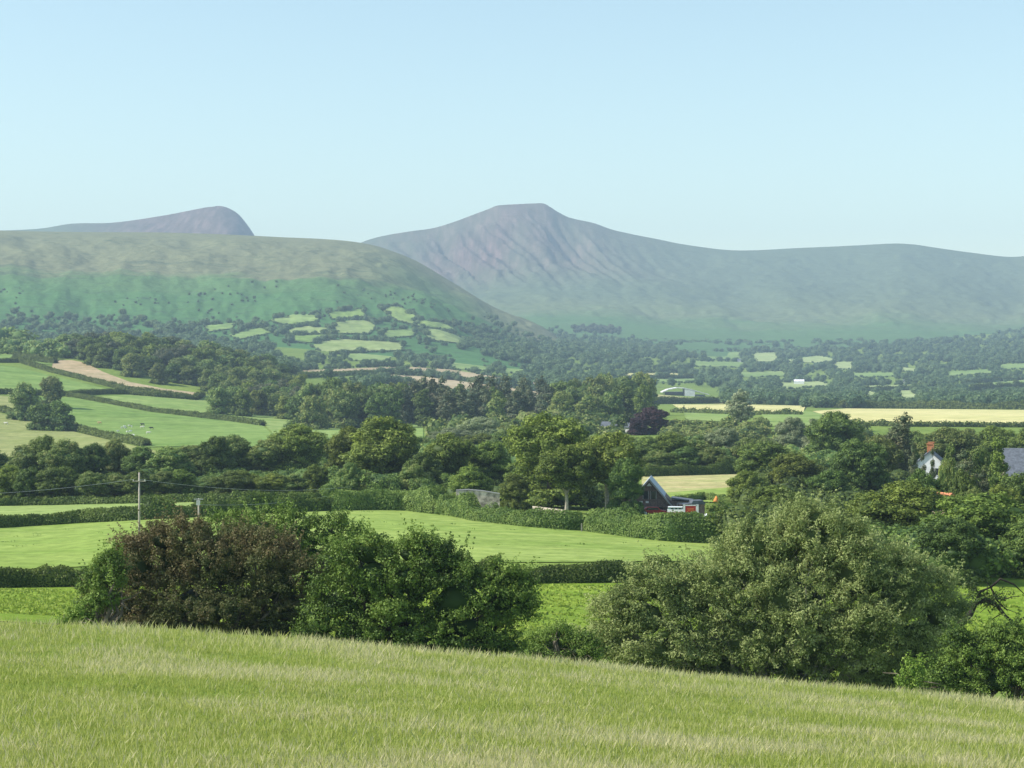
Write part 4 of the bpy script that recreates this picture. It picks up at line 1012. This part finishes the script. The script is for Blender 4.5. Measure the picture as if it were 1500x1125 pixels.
# ------------------------------------------------------------------ buildings
M['white'] = plain('whitewashed_wall', (.82, .82, .80), .8, .06, 1.5)
M['slate'] = plain('slate', (.12, .135, .16), .75, .25, 2)
M['slate_lit'] = plain('sunlit_slate', (.42, .47, .52), .6, .15, 2)  # lighter copy of the slate, sunlight put into its colour
M['timber'] = plain('dark_timber', (.20, .14, .12), .8, .35, 4)
M['trim'] = plain('weathered_trim', (.42, .40, .38), .7, .1, 3)
M['glass'] = plain('window_glass', (.03, .035, .045), .15, .1, 1, .6)
M['stone'] = plain('bridge_stone', (.52, .44, .36), .95, .55, 1.2)
M['tin'] = plain('pale_barn_sheet', (.82, .79, .81), .5, .1, .3)
M['brick'] = plain('orange_brick', (.50, .20, .10), .9, .25, 5)
M['pink'] = plain('pinkish_render', (.60, .42, .34), .9, .15, 1)
M['red'] = plain('red_paint', (.42, .035, .025), .4, .1, 3)
M['whitepaint'] = plain('white_paint', (.8, .8, .8), .35, .04, 3, .5)
M['teal'] = plain('teal_panel', (.22, .36, .34), .4, .1, 3)
M['rubber'] = plain('rubber', (.02, .02, .02), .8, .2, 9)
M['orange'] = plain('orange_cloth', (.75, .28, .08), .8, .15, 3)
M['wood_pole'] = plain('grey_wood_pole', (.42, .37, .32), .9, .2, 4)
M['metal'] = plain('grey_metal', (.45, .46, .48), .4, .1, 4, .6)
def planks(m):
    nt = m.node_tree; b = nt.nodes['Principled BSDF']
    g = nt.nodes.new('ShaderNodeNewGeometry'); w = N(nt, 'ShaderNodeTexWave', Scale=1.6, Distortion=.2); w.bands_direction = 'Z'; nt.links.new(g.outputs['Position'], w.inputs[0])
    bp = N(nt, 'ShaderNodeBump', Strength=.8, Distance=.03); nt.links.new(w.outputs['Fac'], bp.inputs['Height']); nt.links.new(bp.outputs[0], b.inputs['Normal'])
planks(M['timber'])

def timber_house():
    D = 378.; p = P(951, D); p.z -= .2
    r = empty('timber_house', p, 'dark timber-clad chalet house with a steep gable beside the oaks', 'house', rz=math.radians(-6))
    g = (HZ-701)/FX*D-p.z                                   # ridge height
    e = g-5.0
    MB().prism([(-4.3, 0), (4.3, 0), (4.3, e+.1), (0, g-.35), (-4.3, e+.1)], .9, 12).build('wall', M['timber'], r)
    MB().prism([(-4.2, e-.3), (4.2, e-.3), (4.2, e+.2), (0, g-.45), (-4.2, e+.2)], 0, .9).build('gable_wall', M['timber'], r)
    s = MB()
    for sg in (-1, 1):
        s.prism([(0, g), (sg*5.2, g-6.1), (sg*5.2, g-6.35), (0, g-.28)] if sg > 0 else [(0, g), (0, g-.28), (-5.2, g-6.35), (-5.2, g-6.1)], -.35, 12.5)
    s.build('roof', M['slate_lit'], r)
    s = MB()
    for sg in (-1, 1):
        s.prism([(0, g+.03), (sg*5.25, g-6.1), (sg*5.25, g-6.5), (0, g-.42)] if sg > 0 else [(0, g+.03), (0, g-.42), (-5.25, g-6.5), (-5.25, g-6.1)], -.55, -.36)
    s.build('bargeboard', M['trim'], r)
    for x in (-1.15, .35):
        w = MB().box(x, x+.95, -.10, -.004, e+1.0, e+2.5).build('window', M['glass'], r)
        MB().box(x-.12, x-.002, -.14, -.004, e+.9, e+2.6).box(x+.952, x+1.07, -.14, -.004, e+.9, e+2.6).build('frame', M['trim'], w)
    MB().prism([(-.5, g-1.5), (.5, g-1.5), (0, g-.85)], -.09, -.004).build('gable_panel', M['whitepaint'], r)
    for x in (-1.9, -.7): MB().box(x, x+.6, -.12, -.004, e+.15, e+.55).build('balcony_panel', M['whitepaint'], r)
    MB().box(-4.4, 4.4, -.3, .88, e-.62, e-.32).build('balcony', M['timber'], r)
    for x in (-4.0, 4.0): MB().box(x-.12, x+.12, -.2, .04, -.2, e-.63).build('post', M['timber'], r)
    MB().box(-2.6, 2.6, .8, .896, .1, 2.2).build('balcony_shade', M['glass'], r)  # dark panel painted in for the shade under the balcony
    a = MB().box(4.32, 8.2, .6, 5, 0, 2.9).build('annex', M['timber'], r)
    MB().prism([(4.35, 3.3), (8.6, 2.8), (8.6, 2.97), (4.35, 3.5)], .2, 5.4).build('annex_roof', M['slate'], a)
    w = MB().box(5.6, 7.0, .52, .596, 1.1, 2.4).build('window', M['glass'], r)
    MB().box(5.45, 5.598, .5, .597, 1, 2.5).box(7.002, 7.15, .5, .597, 1, 2.5).box(5.6, 7, .5, .597, 2.402, 2.55).build('frame', M['trim'], w)
timber_house()
def house(px, py_ridge, D, w, L_, wallh, rise, wall, roof, label, rz=0, chim=0, name='house', windows=2, gable_front=True):
    """gabled house whose ridge reaches the given height"""
    p = P(px, D); ridge = (HZ-py_ridge)/FX*D; p.z = min(p.z, ridge-wallh-rise)
    h = ridge-p.z; e = h-rise
    r = empty(name, p, label, 'house', rz=math.radians(rz))
    MB().prism([(-w/2, -.5), (w/2, -.5), (w/2, e), (0, h-.15), (-w/2, e)], 0, L_).build('wall', M[wall], r)
    s = MB(); k = rise/(w/2)
    s.prism([(0, h), (w/2+.35, e-.35*k), (w/2+.35, e-.35*k-.2), (0, h-.2)], -.3, L_+.3).prism([(0, h), (0, h-.2), (-w/2-.35, e-.35*k-.2), (-w/2-.35, e-.35*k)], -.3, L_+.3)
    rf = s.build('roof', M[roof], r)
    for c in range(chim):
        y = .6+c*(L_-1.2); ch = MB().box(-.5, .5, y-.4, y+.4, h-.9, h+1.1).box(-.6, .6, y-.5, y+.5, h+1.102, h+1.25).build('chimney', M['brick'], rf)
    for i in range(windows):
        x = -w*.25+i*w*.5-.45
        for z in ([e-1.6, e-4.1] if e > 4.8 else [e-1.7]):
            q = MB().box(x, x+.9, -.06, -.003, z, z+1.2).build('window', M['glass'], r)
            MB().box(x-.1, x-.002, -.09, -.003, z-.1, z+1.3).box(x+.902, x+1., -.09, -.003, z-.1, z+1.3).box(x, x+.9, -.09, -.003, z-.1, z-.002).build('frame', M['whitepaint'], q)
    return r
house(1362, 660, 345, 6.4, 9, 5.0, 2.8, 'white', 'slate', 'whitewashed gabled house half hidden behind conifers', rz=-14, chim=2)
house(1590, 657, 362, 12, 15, 3, 5.5, 'stone', 'slate', 'long barn with a blue-grey slate roof cut by the frame', rz=80, name='barn', windows=0)
house(1393, 722, 285, 2.4, 3, 2.2, .9, 'pink', 'brick', 'tiny orange-roofed outbuilding poking out of the dark trees', rz=30, windows=0, name='outbuilding')
def chimney_house(px, py, D, label):
    house(px, py+9, D, 5, 8, 3, 2, 'white', 'slate', label, rz=20, chim=1, windows=1, name='cottage')
chimney_house(1421, 699, 318, 'small cottage among conifers showing only its chimney')
chimney_house(1455, 724, 300, 'lowest small cottage in the dark trees showing only its chimney')
# far farms and cottages
def far(px, py, D0, D1, w, L_, wallh, rise, wall, roof, label, rz, **k):
    D = hit(px, py, D0, D1); p = P(px, D)
    return house(px, HZ-(p.z+wallh+rise)*FX/D, D, w, L_, wallh, rise, wall, roof, label, rz=rz, **k)
far(1178, 563, 2400, 4300, 9, 16, 5, 3, 'white', 'tin', 'white cottage on the crest of the pale far field', 80)
far(1334, 562, 2400, 4300, 7, 12, 4, 3, 'white', 'slate', 'speck-like white cottage above the long pale far field', 70)
far(1091, 531, 2600, 5000, 9, 15, 5, 3, 'white', 'slate', 'white farmhouse under the square far field', 75)
far(757, 562, 1800, 3000, 8, 10, 5, 3, 'pink', 'brick', 'pinkish farmhouse at the end of the tan strips', 10)
far(795, 567, 1800, 3000, 9, 14, 3.5, 2.5, 'pink', 'pink', 'low pink-roofed farm building near the tan strips', 75, windows=0)
far(575, 500, 2200, 3600, 9, 18, 3, 2.5, 'pink', 'pink', 'pale pink farm roof between tree clumps on the rise', 80, windows=0)
far(691, 514, 2000, 3300, 7, 11, 4, 3, 'white', 'slate', 'small pale cottage beside the stepped fields', 40)
far(906, 636, 900, 1400, 6, 8, 4, 2.2, 'white', 'slate', 'small white house peeping over the trees near the copper beech', 75, windows=1)
far(924, 634, 900, 1400, 6, 8, 3, 2, 'white', 'slate', 'lower white house peeping over the trees near the copper beech', 70, windows=1)
def big_barn():
    D = hit(1003, 580, 1800, 3500); p = P(1003, D); k = D/FX
    r = empty('barn', p, 'large open-fronted barn with a curved pale roof', 'barn')
    def arc(x0, x1, z0, z1, n=14): return [(x0+(x1-x0)*i/n, z0+(z1-z0)*math.sin(math.pi*(i/n))) for i in range(n+1)]
    W = 34*k
    top = [(-33*k, 6*k), (-24*k, 10*k), (-11*k, 12.5*k), (0, 12*k), (13*k, 9*k), (25*k, 5.5*k), (36*k, 2.4*k)]
    MB().prism(top+[(x, z-.9) for x, z in reversed(top)], 0, 30).build('roof', M['tin'], r)
    MB().box(-29*k, -1*k, 1.2, 29, 0, 6*k).build('bay_shade', M['glass'], r)  # solid dark block stands for the shade inside the open front
    MB().prism([(0, -.5), (15*k, -.5), (15*k, 7*k), (0, 10.6*k)], .2, 28).build('wall', M['tin'], r)
    MB().box(15*k, 30*k, 2, 28, -.5, 1.4).build('shed', M['slate'], r)
big_barn()
far(955, 575, 1800, 3500, 9, 20, 2.5, 1.6, 'slate_lit', 'slate_lit', 'low grey shed beside the curved roof barn', 85, windows=0, name='shed')

# stone bridge over the canal
def bridge():
    D = 352.; a = P(668, D); k = D/FX
    r = empty('stone_bridge', a, 'low grey stone bridge parapet behind the lane hedge', 'bridge')
    prof = [(0, -1), (64*k, -1.5), (64*k, (HZ-724)*k-a.z), (40*k, (HZ-720)*k-a.z), (18*k, (HZ-718)*k-a.z), (0, (HZ-719)*k-a.z)]
    MB().prism(prof, 0, .5).build('parapet', M['stone'], r)
    cop = [(x, z) for x, z in prof[2:]]
    MB().prism([(x, z+.18) for x, z in cop]+[(x, z+.003) for x, z in reversed(cop)], -.12, .62).build('coping', M['trim'], r)
bridge()
# narrow pale lane wall glimpsed under the oaks
A = P(780, 352); B = P(828, 346)
m = MB(); m.poly([(0, 0, 0), tuple(B-A), tuple(B-A+Vector((0, .4, 0))), (0, .4, 0), (0, 0, 1.7), tuple(B-A+Vector((0, 0, 1.5))), tuple(B-A+Vector((0, .4, 1.5))), (0, .4, 1.7)], [(0,3,2,1),(4,5,6,7),(0,1,5,4),(1,2,6,5),(2,3,7,6),(3,0,4,7)])
tag(m.build('garden_wall', M['stone'], loc=A), 'pale low wall glimpsed under the oaks', 'wall')

# vehicles and yard things by the house
def car(px, D, mat, label, rz, scale=1., lift=0):
    p = P(px, D); r = empty('parked_car', p, label, 'car', rz=math.radians(rz)); r.scale = (scale,)*3; r.location.z += lift
    MB().prism([(-2.1, .35), (2.1, .35), (2.15, .8), (1.2, .95), (.7, 1.42), (-1.1, 1.46), (-1.75, 1.0), (-2.15, .9)], -.85, .85).build('body', M[mat], r, bev=.08)
    MB().prism([(-1.45, .98), (.95, .98), (.62, 1.36), (-1.02, 1.38)], -.862, .862).build('window', M['glass'], r)
    for x in (-1.35, 1.35):
        for y in (-.8, .8):
            w = MB().tube([(x, y-.11, .34), (x, y+.11, .34)], .34, 14).build('wheel', M['rubber'], r)
            MB().tube([(x, y-.118, .34), (x, y+.118, .34)], .2, 10).build('rim', M['metal'], w)
    for y in (-.6, .6): MB().box(2.1, 2.17, y-.14, y+.14, .62, .76).build('headlight', M['whitepaint'], r)
car(957, 368, 'red', 'red car parked under the balcony of the timber house', 4, 1.15, .2)
car(930, 366, 'whitepaint', 'white car parked at the shaded corner of the timber house', 10)
car(1040, 352, 'whitepaint', 'white car facing out beside the garden hedge', 75, 1., .3)
def boat():
    D = 345.; p = P(990, D); k = D/FX; z0 = (HZ-755)*k-p.z
    r = empty('canal_boat', p, 'white canal boat with teal windows and a red lower stripe', 'boat', rz=math.radians(-8))
    L2 = 12.5*k
    MB().prism([(-L2*.9, z0), (L2*.9, z0), (L2*1.05, z0+.55), (-L2*1.05, z0+.55)], 0, 2).build('hull', M['red'], r, bev=.03)
    MB().box(-L2, L2*.98, .08, 1.92, z0+.553, z0+1.05).build('cabin_side', M['whitepaint'], r)
    MB().box(-L2*.9, L2*.7, .2, 1.8, z0+1.053, z0+1.4).build('cabin', M['teal'], r)
    MB().box(-L2*.95, L2*.75, .1, 1.9, z0+1.403, z0+1.52).build('roof', M['whitepaint'], r)
    for x in (-.9, -.2, .5): MB().box(x, x+.45, .14, .197, z0+1.1, z0+1.34).build('window', M['glass'], r)
boat()
def board():
    D = 340.; p = P(1012, D); k = D/FX
    z1, z0 = (HZ-741)*k-p.z, (HZ-751)*k-p.z
    r = empty('sign_board', p, 'bright red board between white posts by the canal boat', 'sign')
    MB().box(-8.3*k, 7.4*k, 0, .06, z0, z1).build('panel', M['red'], r)
    for x in (-9.6*k, 10*k): MB().box(x-.16 if x < 0 else x-.32, x+.16 if x < 0 else x+.16, -.02, .12, -.2, z1+.25).build('post', M['whitepaint'], r)
    MB().box(-9*k, 9*k, -.02, .1, z1+.003, z1+.18).build('top_rail', M['whitepaint'], r)
    MB().box(-5.5*k, 4.5*k, -.012, -.003, (z0+z1)/2+.03, (z0+z1)/2+.13).box(-4.5*k, 4*k, -.012, -.003, (z0+z1)/2-.2, (z0+z1)/2-.1).build('stripe', M['orange'], r)
board()
def kiosk():
    p = P(1022, 366)
    r = empty('garden_shed', p, 'small white-roofed garden shed behind the red board', 'shed', rz=math.radians(8))
    z = (HZ-733)/FX*366-p.z
    MB().box(-3.4, 1.4, 0, 2.4, -.3, z-.7).build('wall', M['timber'], r)
    MB().prism([(-3.6, z-.75), (1.6, z-.75), (1.0, z), (-1.0, z-.05), (-1.2, z-.55)], -.2, 2.6).build('roof', M['slate'], r)
    MB().box(-2.4, -1.6, -.06, -.003, .3, z-1.2).build('door', M['glass'], r)
kiosk()
p = P(1048, 360); r = MB(); r.tube([(0, 0, 0), (.1, 0, .5), (.2, .1, .9), (.1, 0, 1.2)], [.5, .42, .3, .08], 7)
o = r.build('tarpaulin', M['orange'], loc=p+Vector((0, 0, (HZ-736)/FX*360-p.z)), sm=True); tag(o, 'small orange tarpaulin heap behind the yard', 'tarpaulin')
# gap posts in the lane hedge
for px, lb in ((852, 'pale gate post on the oak side of the hedge gap'), (871, 'pale gate post on the house side of the hedge gap')):
    q = at(px, 779, 255, 400); MB_ = MB().box(-.1, .1, -.1, .1, -.2, 1.25); MB_.prism([(-.12, 1.252), (.12, 1.252), (0, 1.36)], -.12, .12)
    tag(MB_.build('gate_post', M['pale_bark'], loc=q), lb, 'post')

# ------------------------------------------------------------------ poles and wires
def pole(px, ytop, ybase_D, label, cross=True, box=False, lean=0):
    D = ybase_D; p = P(px, D); h = (HZ-ytop)/FX*D-p.z
    r = empty('utility_pole', p, label, 'pole', rz=0)
    MB().tube([(0, 0, -.5), (lean*.5, 0, h*.5), (lean, 0, h)], [.16, .14, .11], 10).build('pole', M['wood_pole'], r, sm=True)
    if cross:
        a = MB().box(lean-.9, lean+.9, -.16, -.06, h-1.25, h-1.13).build('crossarm', M['wood_pole'], r)
        for x in (-.8, 0, .8): MB().tube([(lean+x, -.11, h-1.128), (lean+x, -.11, h-.95)], .05, 6).build('insulator', M['whitepaint'], a)
    if box: MB().box(lean-.28, lean+.28, -.5, -.2, h-1.0, h-.3).box(lean-.7, lean+.7, -.18, -.1, h-.15, h-.05).build('transformer', M['metal'], r)
    return Vector((p.x+lean, D-.11, p.z+h-.95))
a = pole(204, 692, 262, 'tall grey wooden pole with a crossarm rising behind the hawthorn')
b = pole(291, 730, 285, 'shorter wooden pole carrying a grey transformer box', cross=False, box=True)
def wire(a, b, sag, label, r=.02):
    m = MB(); n = 14
    m.tube([a+(b-a)*(i/n)-Vector((0, 0, sag*4*(i/n)*(1-i/n))) for i in range(n+1)], r, 5)
    tag(m.build('overhead_wire', M['metal'], sm=True), label, 'wire')
far_end = Vector(((520-750)/FX*400, 400, (HZ-712)/FX*400))
wire(a, far_end, 1.2, 'overhead wire running from the tall pole toward the oaks')
wire(b, far_end+Vector((0, 0, -.8)), 1., 'overhead wire running from the transformer pole toward the oaks')
wire(a+Vector((-.8, 0, 0)), Vector(((-400-750)/FX*230, 230, a.z+.6)), 1.5, 'overhead wire running from the tall pole out past the hedge end')

# ------------------------------------------------------------------ animals
M['cow_white'] = plain('cream_hide', (.75, .70, .62), .9, .08, 3)
M['cow_black'] = plain('black_hide', (.02, .02, .02), .8, .3, 3)
M['cow_tan'] = plain('tan_hide', (.62, .40, .22), .9, .1, 3)
M['wool'] = plain('wool', (.72, .71, .66), .95, .08, 6)
def beast(name, kind, mat):
    me = bpy.data.meshes.new(name)
    s = 1. if kind == 'cow' else .5; lg = .75 if kind == 'cow' else .62
    f = 1. if kind == 'cow' else 1.15
    v = [(-.75, 0, 1.15), (-.3, 0, 1.1), (.3, 0, 1.1), (.75, 0, 1.18), (1.05, 0, 1.32), (1.3, 0, 1.25), (1.55, 0, 1.02),
         (-.78, .2, .85), (-.86, .2, .5), (-.8, .2, .02), (-.78, -.2, .85), (-.86, -.2, .5), (-.8, -.2, .02),
         (.72, .2, .8), (.74, .2, .45), (.74, .2, .02), (.72, -.2, .8), (.74, -.2, .45), (.74, -.2, .02), (-.98, 0, 1.15), (-1.02, 0, .6),
         (1.25, .2, 1.4), (1.25, -.2, 1.4)]
    e = [(0, 1), (1, 2), (2, 3), (3, 4), (4, 5), (5, 6), (0, 7), (7, 8), (8, 9), (0, 10), (10, 11), (11, 12), (3, 13), (13, 14), (14, 15), (3, 16), (16, 17), (17, 18), (0, 19), (19, 20), (5, 21), (5, 22)]
    r = [.33, .38, .38, .34, .2, .17, .1, .15, .08, .06, .15, .08, .06, .13, .08, .06, .13, .08, .06, .05, .03, .04, .04]
    me.from_pydata([(x*s, y*s, z*s) for x, y, z in v], e, []); me.materials.append(M[mat])
    o = link(name, me); sk_ = o.modifiers.new('skin', 'SKIN'); sub = o.modifiers.new('sub', 'SUBSURF'); sub.levels = 1; sub.render_levels = 1
    for d, q in zip(me.skin_vertices[0].data, r): d.radius = (q*s*f, q*s*f)
    me.skin_vertices[0].data[1].use_root = True
    return o
def put(o, px, py, lb, rz, cat, group=None):
    o.location = at(px, py, 800, 1500); o.location.z += .25; o.rotation_euler[2] = math.radians(rz); tag(o, lb, cat, group)
for px, py, m, lb, rz in [(209, 624.5, 'cow_black', 'black cow standing above the white calf', 170), (222, 630, 'cow_black', 'black cow nearest the white cow', 185), (217, 637, 'cow_white', 'large white cow below the black cows', 10),
                          (208, 628.5, 'cow_white', 'white cow standing close under a black cow', 0), (146, 622, 'cow_tan', 'tan cow lying apart from the herd', 180), (9, 623, 'cow_white', 'white cow alone in the yellowish lower field', 180)]:
    put(beast('cow', 'cow', m), px, py, lb, rz, 'cow', 'cattle on the sloping field')
sh = beast('sheep', 'sheep', 'wool')
for i, (px, py) in enumerate([(182, 627), (184, 629), (190, 626), (193, 627), (173, 634), (187, 635), (191, 634), (195, 640), (206, 645), (178, 629)]):
    q = sh if i == 0 else sh.copy()
    if i: C.objects.link(q)
    put(q, px, py, 'small pale sheep in the loose flock beside the black cows', rng.uniform(0, 360), 'sheep', 'sheep flock on the sloping field')
    q.scale = (1.5,)*3

# ------------------------------------------------------------------ air, sky, sun, camera
def haze():
    m = bpy.data.materials.new('haze_air'); m.use_nodes = True; nt = m.node_tree; nt.nodes.remove(nt.nodes['Principled BSDF'])
    v = nt.nodes.new('ShaderNodeVolumePrincipled'); v.inputs['Color'].default_value = (.60, .80, 1., 1); v.inputs['Density'].default_value = HAZE; v.inputs['Anisotropy'].default_value = 0.
    nt.links.new(v.outputs[0], nt.nodes['Material Output'].inputs['Volume'])
    o = MB().box(-6800, 6800, -260, 10900, -110, 800).build('haze', m); tag(o, 'pale blue summer air over the valley', 'haze', kind='stuff')
    m.cycles.homogeneous_volume = True if hasattr(m.cycles, 'homogeneous_volume') else None
HAZE = .000093
haze()
SUN_EL, SUN_AZ = math.radians(42), math.radians(-97)      # azimuth from the view direction, negative to the left
W = bpy.data.worlds.new('World'); bpy.context.scene.world = W; W.use_nodes = True; nt = W.node_tree
sky = nt.nodes.new('ShaderNodeTexSky'); sky.sky_type = 'NISHITA'; sky.sun_disc = False; sky.sun_elevation = SUN_EL; sky.sun_rotation = SUN_AZ
sky.air_density = 1.; sky.dust_density = .6; sky.ozone_density = 1.5
nt.links.new(mixc(nt, 1., sky.outputs[0], (1.12, 1.10, .925), 'MULTIPLY'), nt.nodes['Background'].inputs[0]); nt.nodes['Background'].inputs[1].default_value = .138
sl = bpy.data.lights.new('sun', 'SUN'); sl.energy = 4.2; sl.angle = math.radians(.53); sl.color = (1, .95, .87)
so = bpy.data.objects.new('sun', sl); C.objects.link(so)
d = Vector((math.sin(SUN_AZ)*math.cos(SUN_EL), math.cos(SUN_AZ)*math.cos(SUN_EL), math.sin(SUN_EL)))
so.rotation_euler = (-d).to_track_quat('-Z', 'Y').to_euler(); so.location = (-60, 0, 80)
cd = bpy.data.cameras.new('camera'); co = bpy.data.objects.new('camera', cd); C.objects.link(co); bpy.context.scene.camera = co
co.location = (0, 0, 0); co.rotation_euler = (math.pi/2, 0, 0); cd.sensor_width = 36; cd.lens = 36*FX/1500; cd.shift_y = -(562.5-HZ)/1500
cd.clip_start = .5; cd.clip_end = 40000
sc = bpy.context.scene
sc.view_settings.view_transform = 'Standard'; sc.view_settings.look = 'None'; sc.view_settings.exposure = 0.6; sc.view_settings.gamma = 1
sc.cycles.max_bounces = 4; sc.cycles.diffuse_bounces = 2; sc.cycles.glossy_bounces = 1; sc.cycles.transmission_bounces = 2; sc.cycles.volume_bounces = 0; sc.cycles.transparent_max_bounces = 4
